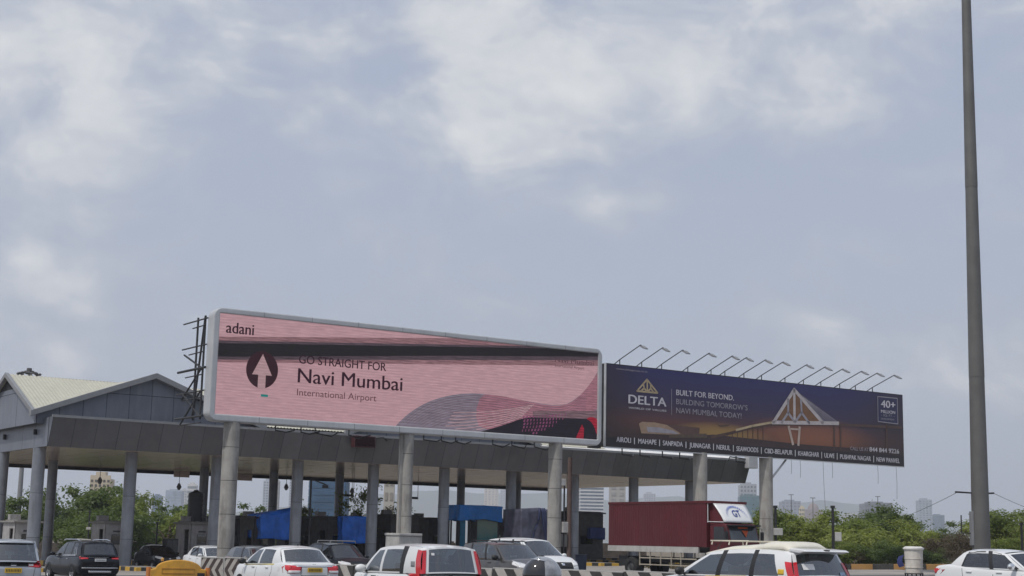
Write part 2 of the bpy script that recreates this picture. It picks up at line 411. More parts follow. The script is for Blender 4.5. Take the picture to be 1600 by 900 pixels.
def build_canopy():
    zt = Z_SOF + FH
    f = MB()   # leaning front fascia, top overhangs by 0.7 m
    panelled(f, (0, 0, Z_SOF), (S_END, 0, 0), (0, -.7, FH), 41, 1, seed=2)
    f.add([(0, -.7, zt + .001), (S_END, -.7, zt + .001), (S_END, .6, zt + .03), (0, .6, zt + .03)], [(0, 1, 2, 3)], 2)
    f.box((-.05, -.74, zt - .05), (S_END + .05, -.60, zt + .10), 2)
    f.build('front_fascia', [M_FASC, M_SEAM, M_TRIM], canopy, fix=False)
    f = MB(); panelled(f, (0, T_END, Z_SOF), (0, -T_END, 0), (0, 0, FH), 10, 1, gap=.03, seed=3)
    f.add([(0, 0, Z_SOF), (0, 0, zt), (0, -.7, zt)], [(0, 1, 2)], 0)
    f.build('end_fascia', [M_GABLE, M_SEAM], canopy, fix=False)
    f = MB(); panelled(f, (S_END, 0, Z_SOF), (0, T_END, 0), (0, 0, FH), 19, 1, seed=4)
    f.add([(S_END, 0, Z_SOF), (S_END, -.7, zt), (S_END, 0, zt)], [(0, 1, 2)], 0)
    f.build('end_fascia', [M_FASC, M_SEAM], canopy, fix=False)
    f = MB(); panelled(f, (S_END, T_END, Z_SOF - .25), (-S_END, 0, 0), (0, 0, FH + .25), 40, 1, seed=5)
    f.box((0, T_END - .25, Z_SOF - .25), (S_END, T_END - .02, Z_SOF - .02), 1)
    f.build('rear_fascia', [M_FASC, M_SEAM], canopy, fix=False)
    s = MB()   # glossy soffit sheets
    n, k = 27, 12
    for i in range(n):
        for j in range(k):
            a, b = S_END * i / n + .012, S_END * (i + 1) / n - .012; c, d = .03 + (T_END - .3) * j / k + .01, .03 + (T_END - .3) * (j + 1) / k - .01
            e = random.uniform(-.006, .006)
            s.add([(a, c, Z_SOF + e), (a, d, Z_SOF - e), (b, d, Z_SOF + e), (b, c, Z_SOF - e)], [(0, 1, 2, 3)], 0)
    s.add([(0, 0, Z_SOF + .05), (0, T_END, Z_SOF + .05), (S_END, T_END, Z_SOF + .05), (S_END, 0, Z_SOF + .05)], [(0, 1, 2, 3)], 1)
    s.build('soffit', [M_SOFF, M_SEAM], canopy, fix=False)
    # roofs: a ridge along the canopy at t=7 and two cross gables, ribbed sheet
    EZ, AZ, TR = 8.66, 11.22, 7.0
    def ribbed(mb, p00, p10, p11, p01, pitch=.22, rib=.04):
        p00, p10, p11, p01 = map(Vector, (p00, p10, p11, p01)); nr = max(2, int((p10 - p00).length / pitch))
        nm = (p10 - p00).cross(p01 - p00).normalized()
        if nm.z < 0: nm = -nm
        prof = [(0, 0), (.62, 0), (.70, rib), (.90, rib), (.98, 0)]
        us = [((i + a) / nr, h) for i in range(nr) for a, h in prof] + [(1, 0)]
        vs = [p00.lerp(p10, u) + nm * h for u, h in us] + [p01.lerp(p11, u) + nm * h for u, h in us]; q = len(us)
        mb.add(vs, [(i, i + 1, q + i + 1, q + i) for i in range(q - 1)], 0)
    r = MB(); SE = 41.0
    # main ridge slopes
    def mslope(s0, s1, tl):
        n = int((s1 - s0) / .045); pr = [0, 0, 0, .04, .04]; vs, fs = [], []
        for i in range(n + 1):
            s = s0 + (s1 - s0) * i / n; t0 = max(.6, min(TR - .02, tl(s))); hh = pr[i % 5]
            for t in (t0, TR): vs.append((s, t, EZ - .15 + (AZ - EZ + .15) * (t - .6) / (TR - .6) + hh))
        r.add(vs, [(2 * i, 2 * i + 2, 2 * i + 3, 2 * i + 1) for i in range(n)])
    vly = lambda s, sc, hw: TR - (TR - .6) * abs(s - sc) / (hw + .3) - .12
    mslope(-.75, 6.4, lambda s: vly(s, 6.4, 6.95))
    mslope(6.4, 27.2, lambda s: max(vly(s, 6.4, 6.95), vly(s, 27.2, 7.4)))
    mslope(27.2, SE, lambda s: vly(s, 27.2, 7.4))
    ribbed(r, (-.75, 13.6, EZ - .2), (SE, 13.6, EZ - .2), (SE, TR, AZ), (-.75, TR, AZ))
    # cross gables (ridge along t, from front to main ridge)
    for sc, hw in ((6.4, 6.95), (27.2, 7.4)):
        ribbed(r, (sc - hw - .3, .45, EZ - .15), (sc - hw - .3, .7, EZ - .15), (sc, TR + .4, AZ), (sc, .45, AZ))
        ribbed(r, (sc + hw + .3, .45, EZ - .15), (sc + hw + .3, .7, EZ - .15), (sc, TR + .4, AZ), (sc, .45, AZ))
    r.build('cream_roof', M_ROOF, canopy, fix=False)
    r = MB(); r.add([(0, 13, zt - .2), (S_END, 13, zt - .2), (S_END, T_END, zt - .2), (0, T_END, zt - .2), (SE, 0, zt - .1), (S_END, 0, zt - .1), (S_END, 13, zt - .2), (SE, 13, zt - .2)], [(0, 1, 2, 3), (4, 5, 6, 7)])
    r.build('flat_roof', M_ROOF, canopy, fix=False)
    def gable(pts_fn, n, hw, seed, name):
        """triangular panelled wall in its own plane: pts_fn(a, z) -> point; a runs -hw..hw"""
        rr = random.Random(seed); g = MB(); base = zt - .35
        ze = EZ - .1
        def top(a): return AZ - .1 - (AZ - ze) * abs(a) / hw
        g.add([pts_fn(-hw, base, 0), pts_fn(hw, base, 0), pts_fn(hw, ze, 0), pts_fn(0, AZ - .1, 0), pts_fn(-hw, ze, 0)], [(0, 1, 2, 3, 4)], 1)
        for i in range(n):
            a, b = -hw + 2 * hw * i / n + .014, -hw + 2 * hw * (i + 1) / n - .014
            for z0, z1 in ((base, 9.93), (9.96, 99)):
                ta, tb = min(top(a), z1), min(top(b), z1)
                if ta <= z0 and tb <= z0: continue
                pl = [(a, z0), (b, z0), (b, tb), (a, ta)]
                if ta < z0: pl = [(b - (tb - z0) * hw / (AZ - ze), z0), (b, z0), (b, tb)]
                elif tb < z0: pl = [(a, z0), (a + (ta - z0) * hw / (AZ - ze), z0), (a, ta)]
                e = [.03 + rr.uniform(-.006, .006) for _ in pl]
                g.add([pts_fn(x, z, q) for (x, z), q in zip(pl, e)], [tuple(range(len(pl)))], 0)
        g.build(name, [M_GABLE, M_SEAM], canopy, fix=False)
    for k, (sc, hw) in enumerate(((6.4, 6.95), (27.2, 7.4))):
        gable(lambda a, z, q, sc=sc: (sc + a, 1.0 - q, z), 10, hw, 11 + k, 'gable_wall')
    gable(lambda a, z, q: (-.5 - q, 7.0 - a, z), 3, 6.2, 15, 'end_gable_wall')
    gable(lambda a, z, q: (SE - .3 + q, 7.0 + a, z), 6, 6.2, 16, 'end_gable_wall')
    # rake boards
    def rake(p, q, thick=.34, out=(0, -1, 0), w=.28):
        p, q, o = Vector(p), Vector(q), Vector(out) * w
        mb.add([p, q, q - Vector((0, 0, thick)), p - Vector((0, 0, thick)), p + o, q + o, q + o - Vector((0, 0, thick)), p + o - Vector((0, 0, thick))],
               [(0, 1, 2, 3), (7, 6, 5, 4), (0, 4, 5, 1), (1, 5, 6, 2), (2, 6, 7, 3), (3, 7, 4, 0)])
    for sc, hw in ((6.4, 6.95), (27.2, 7.4)):
        mb = MB(); sl = (AZ - EZ + .05) / (hw + .2)
        rake((sc - hw - .45, .62, EZ + .02 - .1), (sc, .62, AZ + .10)); mb.build('rake_board', M_TRIM, canopy, bevel=.02)
        mb = MB(); rake((sc, .62, AZ + .10), (sc + hw + .45, .62, EZ + .02 - .1)); mb.build('rake_board', M_TRIM, canopy, bevel=.02)
    for a, b in (((-.62, .62, EZ - .05), (-.62, 7, AZ + .1)), ((-.62, 7, AZ + .1), (-.62, 13.4, EZ - .05))):
        mb = MB(); rake(a, b, .30, (-1, 0, 0), .22); mb.build('rake_board', M_TRIM, canopy, bevel=.02)
    # wall below the cream roof, between the gables (eave board)
    e = MB(); e.box((13.45, .95, zt - .3), (19.7, 1.15, EZ - .2)); e.box((34.7, .95, zt - .3), (SE, 1.15, EZ - .2)); e.build('eave_wall', M_GABLE, canopy)
    e = MB(); e.add([(34.9, .0, zt + .14), (S_END, .0, zt + .14), (S_END, 1.4, zt + .42), (34.9, 1.4, zt + .42)], [(0, 1, 2, 3)]); e.box((34.9, -.12, zt + .02), (S_END, .0, zt + .15))
    e.build('coping', mat('white_coping', (.74, .73, .70), .5, dirt=((.4, .38, .35), .3)), canopy)
    # small lamps fixed to the end fascia
    for t in (2.2, 8.6):
        e = MB(); e.box((-.22, t - .09, 7.3), (-.04, t + .09, 7.62)); e.build('wall_lamp', M_BLKM, canopy, bevel=.02)
    # columns: front row, a few mid ones and the back row, each clad in rolled sheet with joints
    def column(s, t, r=.37, mm=M_COLM):
        zb = cgz(s, t) - .05; c = MB()
        for z0, z1 in ((zb, 1.35), (1.37, 3.9), (3.92, 6.53)):
            c.cyl((s, t, z0), r, r, z1 - z0, 28)
        c.cyl((s, t, zb), r - .015, r - .015, 6.53 - zb, 28, mi=1)
        c.cyl((s, t, zb), r + .04, r + .04, .32, 28)
        c.build('column', [mm, M_SEAM], canopy, angle=40)
    for k in range(10): column(.16 + 5.57 * k, 2.0)
    for k in range(1, 10): column(.16 + 5.57 * k, 17.5, .33)
    column(.16, 9.6, .37)
build_canopy()

# traffic islands under the canopy, one per column line
KERB = stripe_mat('yellow_black_kerb', (.60, .36, .04), (.03, .03, .03), (0, 1, 0), 1.5)
KERBX = stripe_mat('yellow_black_kerb_across', (.60, .36, .04), (.03, .03, .03), (1, 0, 0), 1.3)
ISLES = ['leftmost', 'second', 'third', 'fourth', 'fifth', 'sixth', 'seventh', 'eighth', 'ninth', 'tenth']
for k in range(10):
    s = .16 + 5.57 * k; p = cw(s, 0); zb = gz(p.x)
    o = thing('traffic_island', f'black and yellow kerbed concrete island under the {ISLES[k]} front canopy column from the left', 'traffic island', (p.x, p.y, zb - .1), CANG, 'toll lane islands')
    b = MB(); b.box((-.8, -2.4, 0), (.8, 21, .345)); b.build('slab', M_CONC2, o)
    b = MB()
    b.box((-.95, -2.4, 0), (-.805, 21, .33)); b.box((.805, -2.4, 0), (.95, 21, .33)); b.box((-.95, -2.56, 0), (.95, -2.405, .33), 1)
    b.build('kerb', [KERB, KERBX], o, bevel=.02)

# ---------------- booths
def booth(s, t, label, dark=False, w=1.5, l=2.6, h=2.55):
    p = cw(s, t); o = thing('toll_booth', label, 'toll booth', (p.x, p.y, gz(p.x) + .245), CANG, 'toll booths on the lane islands')
    mm = M_BOOTHD if dark else M_BOOTH
    b = MB(); x, y = w / 2, l / 2
    # walls with real openings: front (-y) has a window, left (-x) a doorway and a window
    def wall(p0, p1, openings, z1=h):
        p0 = Vector((*p0, 0)); p1 = Vector((*p1, 0)); L = (p1 - p0).length; e = (p1 - p0) / L; nrm = Vector((e.y, -e.x, 0))
        us = sorted({0, L} | {q for op in openings for q in op[:2]}); zs = sorted({0, z1} | {q for op in openings for q in op[2:]})
        for i in range(len(us) - 1):
            for j in range(len(zs) - 1):
                um, zm = (us[i] + us[i + 1]) / 2, (zs[j] + zs[j + 1]) / 2
                if any(a < um < c and d < zm < f for a, c, d, f in openings): continue
                q = [p0 + e * us[i], p0 + e * us[i + 1]]
                b.add([q[0] + Vector((0, 0, zs[j])), q[1] + Vector((0, 0, zs[j])), q[1] + Vector((0, 0, zs[j + 1])), q[0] + Vector((0, 0, zs[j + 1])),
                       q[0] - nrm * .06 + Vector((0, 0, zs[j])), q[1] - nrm * .06 + Vector((0, 0, zs[j])), q[1] - nrm * .06 + Vector((0, 0, zs[j + 1])), q[0] - nrm * .06 + Vector((0, 0, zs[j + 1]))],
                      [(0, 1, 2, 3), (7, 6, 5, 4), (0, 4, 5, 1), (2, 6, 7, 3), (1, 5, 6, 2), (3, 7, 4, 0)])
    wall((-x, -y), (x, -y), [(.42, 1.08, 1.25, 1.9)])
    wall((x, -y), (x, y), [(.8, 1.9, 1.1, 1.95)]); wall((x, y), (-x, y), [])
    wall((-x, y), (-x, -y), [(1.5, 2.25, .1, 2.2)])
    b.build('wall', mm, o)
    b = MB(); b.box((-x - .14, -y - .2, h), (x + .14, y + .2, h + .11)); b.box((-x + .1, -y + .1, h + .11), (x - .1, y - .1, h + .17)); b.build('roof', mm if dark else M_CONC2, o, bevel=.02)
    b = MB(); b.box((-.30, -y - .012, 1.28), (.30, -y + .02, 1.87)); b.build('window', G_DARK, o)
    b = MB(); b.box((-.24, -y - .05, 2.02), (.24, -y - .003, 2.12)); b.build('shade_strip', M_DGREY, o)
    b = MB(); b.box((-x + .1, -y + .15, .02), (x - .1, y - .1, .9)); b.build('counter', M_INT, o)
    b = MB(); b.box((-.55, y - .7, h + .17), (.1, y - .2, h + .5)); b.build('air_conditioner', M_BOOTH, o, bevel=.02)
    return o
booth(.16 + .6, 6.6, 'grey toll booth at the far left, seen above the silver van with the yellow plate')
booth(.16 + 5.57 + .75, 7.2, 'grey toll booth with a dark open doorway just above the black car')
booth(.16 + 5.57 * 2 + .75, 7.0, 'grey toll booth with the black water tank on its roof')
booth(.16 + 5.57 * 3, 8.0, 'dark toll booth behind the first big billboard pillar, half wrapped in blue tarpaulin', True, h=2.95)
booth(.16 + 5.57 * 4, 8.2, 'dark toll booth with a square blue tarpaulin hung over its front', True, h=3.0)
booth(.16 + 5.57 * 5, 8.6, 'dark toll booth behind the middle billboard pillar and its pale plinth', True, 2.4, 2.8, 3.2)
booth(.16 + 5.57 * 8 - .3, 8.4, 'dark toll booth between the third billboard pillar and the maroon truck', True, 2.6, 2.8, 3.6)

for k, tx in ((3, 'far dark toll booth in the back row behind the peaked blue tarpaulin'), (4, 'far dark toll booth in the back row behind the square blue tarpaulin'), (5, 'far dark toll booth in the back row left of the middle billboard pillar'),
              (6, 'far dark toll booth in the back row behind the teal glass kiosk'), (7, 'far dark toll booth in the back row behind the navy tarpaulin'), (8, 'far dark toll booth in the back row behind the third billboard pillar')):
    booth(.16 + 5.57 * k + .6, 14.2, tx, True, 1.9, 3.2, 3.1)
def boundary():
    a, b_ = gpt(-120, 141), gpt(1010, 141); o = thing('boundary_wall', 'low dark brown boundary wall under the trees behind the toll lanes', 'wall', (a.x, 141, 0)); L = b_.x - a.x; b = MB(); n = 30
    for i in range(n):
        x = L * i / n; z = gz(a.x + x); b.box((x + .01, -.1, z - .2), (x + L / n - .26, .1, z + 1.55)); b.box((x + L / n - .255, -.16, z - .2), (x + L / n + .005, .16, z + 1.75))
    b.build('brickwork', mat('dark_brown_wall', (.085, .07, .058), .9, var=.3, scale=1.5, bump=.4, dirt=((.04, .04, .035), .6)), o)
boundary()
def cabinet():
    p = gpt(266, 93); o = thing('control_cabinet', 'black upright control cabinet left of the booth with the water tank', 'cabinet', p, CANG)
    b = MB(); b.box((-.38, -.35, 0), (.38, .35, 1.85)); b.build('body', M_BLKP, o, bevel=.02)
    b = MB(); b.box((-.33, -.37, .1), (-.02, -.352, 1.75)); b.box((.02, -.37, .1), (.33, -.352, 1.75)); b.build('door', M_DGREY, o)
cabinet()
def tank():
    p = cw(.16 + 5.57 * 2 + 1.1, 7.9); z = gz(p.x) + .245 + 2.72
    o = thing('water_tank', 'tall black plastic water tank standing on a toll booth roof', 'water tank', (p.x, p.y, z))
    b = MB()
    for i in range(6): b.cyl((0, 0, .02 + i * .31), .50, .50, .25, 24); b.cyl((0, 0, .27 + i * .31), .47, .47, .07, 24)
    b.cyl((0, 0, 1.86), .5, .16, .14, 24); b.build('tank', M_BLKT, o, angle=40)
    b = MB(); b.cyl((0, 0, 2.0), .17, .15, .08, 16); b.build('lid', M_BLKT, o)
tank()

# ---------------- tarpaulins over booths
def cloth_box(name, label, s, t, z0, z1, w, l, m, seed, peak=None, open_bottom=True, rz=0.0, cat='tarpaulin', amp=.10):
    p = cw(s, t); o = thing(name, label, cat, (p.x, p.y, gz(p.x) + z0), CANG + rz)
    h = z1 - z0; b = MB(); nz, per = 16, []
    nx = 26
    for i in range(nx): per.append((-w / 2 + w * i / nx, -l / 2))
    for i in range(nx): per.append((w / 2, -l / 2 + l * i / nx))
    for i in range(nx): per.append((w / 2 - w * i / nx, l / 2))
    for i in range(nx): per.append((-w / 2, l / 2 - l * i / nx))
    n = len(per); vs = []
    for j in range(nz + 1):
        for (x, y) in per:
            zz = h * j / nz; q = Vector((x, y, zz))
            sag = (1 - j / nz) * amp * 2.0 * noise.noise(Vector((x * 1.6 + seed, y * 1.6, .3)))
            d = Vector((x / (w / 2), y / (l / 2), 0)).normalized() * (amp * noise.noise(Vector((x * 2 + seed, y * 2, zz * 1.2))) + .045 * math.sin(6 * (x + y) + 2.2 * zz + 2 * noise.noise(Vector((x, y, zz + seed))) + seed) * (.4 + .6 * abs(noise.noise(Vector((x + seed, y, zz * .7))))) + .03 * math.sin(11 * (x - y) - 3.5 * zz + seed) * (1 - zz / h))
            drop = (1 - j / nz) * .16 * noise.noise(Vector((x * 1.1 + seed * 3, y * 1.1, 7.7)))
            pk = 0
            if peak: pk = (j / nz) * peak[2] * max(0, 1 - math.hypot(x - peak[0], y - peak[1]) / peak[3])
            vs.append(q + d + Vector((0, 0, drop + pk + (j / nz) * .05 * noise.noise(Vector((x + seed, y, 2))))))
    fs = [(j * n + i, j * n + (i + 1) % n, (j + 1) * n + (i + 1) % n, (j + 1) * n + i) for j in range(nz) for i in range(n)]
    k0 = len(vs); pkx = peak if peak else (0, 0, 0, 1)
    vs.append(Vector((pkx[0], pkx[1], h + pkx[2] + .03)))
    fs += [(nz * n + i, nz * n + (i + 1) % n, k0) for i in range(n)]
    b.add(vs, fs); q = b.build('sheet', m, o, smooth=True)
    sd_ = q.modifiers.new('thick', 'SOLIDIFY'); sd_.thickness = .012
    return o
cloth_box('blue_tarpaulin', 'bright blue tarpaulin with a raised peak, right of the first billboard pillar', .16 + 5.57 * 3 + .8, 7.2, 1.9, 3.45, 2.7, 2.3, M_TARP, 3, (.95, -.8, .50, 1.2))
cloth_box('blue_tarpaulin', 'square blue tarpaulin over a dark booth left of the middle billboard pillar', .16 + 5.57 * 4 + 1.15, 6.3, 1.6, 3.4, 2.45, .7, M_TARP, 9, None)
cloth_box('navy_tarpaulin', 'dark navy tarpaulin wrapped round a booth left of the third billboard pillar', .16 + 5.57 * 6 + .3, .2, .35, 3.85, 2.7, 2.2, M_NAVY, 14, (.2, -1, .15, .9), amp=.07)
def navy_fold():
    p = cw(.16 + 5.57 * 6 + .4, -1.06); o = thing('tarpaulin_fold', 'bunched navy cloth fold tied down the front of the dark wrapped booth', 'tarpaulin', (p.x, p.y, gz(p.x)), CANG)
    b = MB()
    for x0, x1, r in ((-.1, -.75, .07), (0, .62, .1), (.12, .85, .12), (.2, .5, .08)):
        pts = [(x0 + (x1 - x0) * u + .05 * math.sin(9 * u + x1), -.12 - .06 * math.sin(5 * u), 3.95 - 2.7 * u) for u in [i / 10 for i in range(11)]]
        b.tube(pts, [r * (1.2 - .5 * i / 10) for i in range(11)], 8)
    b.build('cloth', mat('navy_cloth', (.02, .028, .085), .6, bump=.4, bscale=9), o, smooth=True)
navy_fold()
def kiosk():
    p = cw(.16 + 5.57 * 6 + .0, 7.4); o = thing('glass_kiosk', 'glazed toll kiosk with teal patterned panes under a blue cloth cover', 'kiosk', (p.x, p.y, gz(p.x) + .245), CANG)
    x, y, h = 1.75, 1.3, 3.3
    b = MB()
    for a in (-x, -.75, -.2, x):
        for c in (-y, y): b.box((a - .05, c - .05, 0), (a + .05, c + .05, h))
    b.box((-x, -y, h), (x, y, h + .1)); b.box((-x, -y, 0), (x, y, .7)); b.build('frame', M_DGREY, o)
    gm = bpy.data.materials.new('teal_film'); gm.use_nodes = True; t = N(gm.node_tree); bs = t.n['Principled BSDF']; oo = t.obj(); zz = t.xyz(oo)[2]
    nz = t.noise(oo, 2.0, 4)
    t.link(t.ramp(t.math('ADD', t.math('MULTIPLY', zz, .32), t.math('MULTIPLY', nz, .25)), [(.30, (.012, .16, .26)), (.62, (.06, .24, .26)), (.95, (.20, .28, .22))]), bs.inputs['Base Color']); bs.inputs['Roughness'].default_value = .12
    b = MB(); b.box((-.12, -y - .02, .72), (x - .1, -y + .01, h)); b.build('pane', gm, o)
    b = MB(); b.box((-x + .15, -y - .02, .72), (-1.15, -y + .01, h)); b.build('pane', mat('teal_panel', (.02, .20, .36), .2), o)
    cloth_box('blue_tarpaulin', 'blue cloth cover over the top of the teal glass kiosk', .16 + 5.57 * 6 - .0, 7.3, 3.2, 4.3, 3.75, 3.0, mat('sky_blue_tarp', (.03, .28, .88), .36, var=.10, scale=1.2, bump=.9, bscale=3.2, bdist=.12), 21, None, amp=.07)
kiosk()
cloth_box('blue_tarpaulin', 'small dull blue sheet hung inside the dark booth beside the maroon truck', .16 + 5.57 * 8 + .2, 6.8, 1.9, 2.75, 1.5, .35, mat('dull_blue_tarp', (.012, .03, .16), .6, bump=.4, bscale=7), 31)

# ---------------- things hanging from the soffit
def hanging(s, t, drop, label, kind):
    p = cw(s, t); o = thing('hanging_lamp' if kind == 'lamp' else 'lane_sign', label, 'lamp' if kind == 'lamp' else 'sign', (p.x, p.y, Z_SOF - drop), CANG, 'lamps hung below the canopy' if kind == 'lamp' else 'lane signs below the canopy')
    b = MB(); b.tube([(0, 0, .2), (0, 0, drop)], .02); b.build('rod', M_BLKM, o)
    if kind == 'lamp':
        b = MB(); b.cyl((0, 0, -.28), .08, .19, .22, 14); b.cyl((0, 0, -.06), .19, .07, .28, 14); b.build('lamp_body', M_TRIM, o, angle=40)
    else:
        b = MB(); b.box((-.62, -.04, -.25), (.62, .04, .22)); b.build('panel', M_SOFF, o, bevel=.01)
def s_for(u, t):
    lo, hi = -20, 80
    for _ in range(50):
        md = (lo + hi) / 2; q = cw(md, t); uu = U0 + F_PX * q.x / q.y * 1.0
        lo, hi = (md, hi) if uu < u else (lo, md)
    return lo
for u, dr, wh in ((168, 1.1, 'in front of the distant cream tower block'), (291, 1.3, 'left of the black water tank'), (377, 1.4, 'right of the first billboard pillar'), (457, 1.0, 'above the peaked blue tarpaulin'), (559, 1.1, 'above the square blue tarpaulin')):
    hanging(s_for(u, 20.0), 20.0, dr, 'grey bell lamp hung under the canopy, ' + wh, 'lamp')
hanging(s_for(294, 22.0), 22.0, .3, 'pale lane sign at the back edge of the canopy, nearer the black water tank', 'sign')
hanging(s_for(392, 22.0), 22.0, .35, 'pale lane sign at the back edge of the canopy, right of the first billboard pillar', 'sign')
for u, wh in ((552, 'above the square blue tarpaulin'), (652, 'just right of the middle billboard pillar')):
    s = s_for(u, 19); p = cw(s, 19); o = thing('hanging_signal_frame', 'thin black wire frame hung below the canopy, ' + wh, 'signal frame', (p.x, p.y, Z_SOF), CANG)
    b = MB()
    for x in (-.55, .55): b.tube([(x, 0, 0), (x, 0, -1.45)], .022)
    b.tube([(-.55, 0, -1.45), (.55, 0, -1.45)], .022); b.build('wire_frame', M_BLKM, o)
    b = MB(); b.box((-.75, -.08, -1.62), (.55, .08, -1.47)); b.build('signal_bar', M_DGREY, o)

# dark display box on the fascia
p = cw(s_for(574, -1.0), -1.0, 0)
o = thing('display_box', 'small dark maroon display box on the canopy fascia left of the middle pillar', 'display', (p.x, p.y, Z_SOF + .95), CANG)
b = MB(); b.box((-.78, -.2, -.02), (.78, .25, .72)); b.build('housing', mat('maroon_display', (.06, .018, .02), .4), o, bevel=.02)
b = MB(); b.box((-.70, -.225, .05), (.70, -.204, .65)); b.build('screen', mat('dark_screen', (.02, .006, .008), .2), o)
b = MB(); b.tube([(.78, 0, .6), (1.5, .1, .72), (1.9, .3, .55)], .05); b.tube([(1.2, .1, .7), (2.1, .1, .62)], .035); b.build('bracket', M_BLKM, o)

# floodlight box at the right end of the canopy
p = cw(S_END - .3, -1.0)
o = thing('floodlight', 'pale box floodlight on a bracket at the right end of the canopy', 'floodlight', (p.x, p.y, Z_SOF + 1.0), CANG)
b = MB(); b.box((-.5, -.3, .1), (.45, .2, 1.15)); b.build('housing', M_SILV, o, bevel=.04)
b = MB(); b.tube([(-.5, .1, .8), (-2.0, .2, .9), (-2.1, .3, .6)], .05); b.build('bracket', M_BLKM, o)

# camera pole with an arm, behind the tarps
p = gpt(482, 97)
o = thing('camera_pole', 'thin black pole with a short camera arm at its top under the canopy', 'camera pole', (p.x, p.y, p.z))
b = MB(); b.tube([(0, 0, 0), (0, 0, 5.75)], .07); b.build('pole', M_BLKM, o)
b = MB(); b.tube([(0, 0, 5.72), (1.0, .1, 5.35)], .05); b.build('arm', M_BLKM, o)
b = MB(); b.box((.75, -.12, 5.15), (1.12, .12, 5.34)); b.build('camera_head', M_BLKM, o)

# ================================================================= billboards
class Board:
    """a vertical board through two picture columns at two depths; local x along the face, -y towards the road, z up"""
    def __init__(s, uL, dL, uR, dR, name, label, cat):
        a, b = at(uL, 600, dL), at(uR, 600, dR); a.z = b.z = 0
        e = (b - a); s.ang = math.atan2(e.y, e.x); s.len = e.length
        s.root = thing(name, label, cat, a, s.ang)
        s.m = Matrix.Translation(a) @ Matrix.Rotation(s.ang, 4, 'Z'); s.inv = s.m.inverted()
        s.eye = s.inv @ EYE
    def hit(s, u, v, y=0.0):
        d = s.inv.to_3x3() @ pdir(u, v); k = (y - s.eye.y) / d.y; p = s.eye + d * k; return (p.x, p.z)
    def flat(s, name, pts, m, layer, parent=None, raw=False, smooth=0):
        q = pts if raw else [s.hit(*p) for p in pts]
        if smooth: q = chaikin(q, smooth)
        b = MB(); b.add([(x, -.004 * layer, z) for x, z in q], [tuple(range(len(q)))]); o = b.build(name, m, parent or s.root, fix=False)
        bm = bmesh.new(); bm.from_mesh(o.data); bmesh.ops.triangulate(bm, faces=bm.faces)
        for f in bm.faces:
            f.normal_update()
            if f.normal.y > 0: f.normal_flip()
        bm.to_mesh(o.data); bm.free(); return o
    def text(s, txt, p0, p1, vcap, m, layer, bold=0.0, parent=None):
        """baseline from p0 to p1 (picture points), vcap the picture row of the cap top above p0"""
        (x0, z0), (x1, z1) = s.hit(*p0), s.hit(*p1); zc = s.hit(p0[0], vcap)[1]
        me = text_mesh(txt, m, x1 - x0, zc - z0, bold, extrude=.001)
        return link_mesh('lettering', me, parent or s.root, (x0, -.004 * layer, (z0 + z1) / 2))
def chaikin(q, n):
    for _ in range(n):
        r = []
        for i in range(len(q)):
            a, b = q[i], q[(i + 1) % len(q)]
            r += [(a[0] * .75 + b[0] * .25, a[1] * .75 + b[1] * .25), (a[0] * .25 + b[0] * .75, a[1] * .25 + b[1] * .75)]
        q = r
    return q

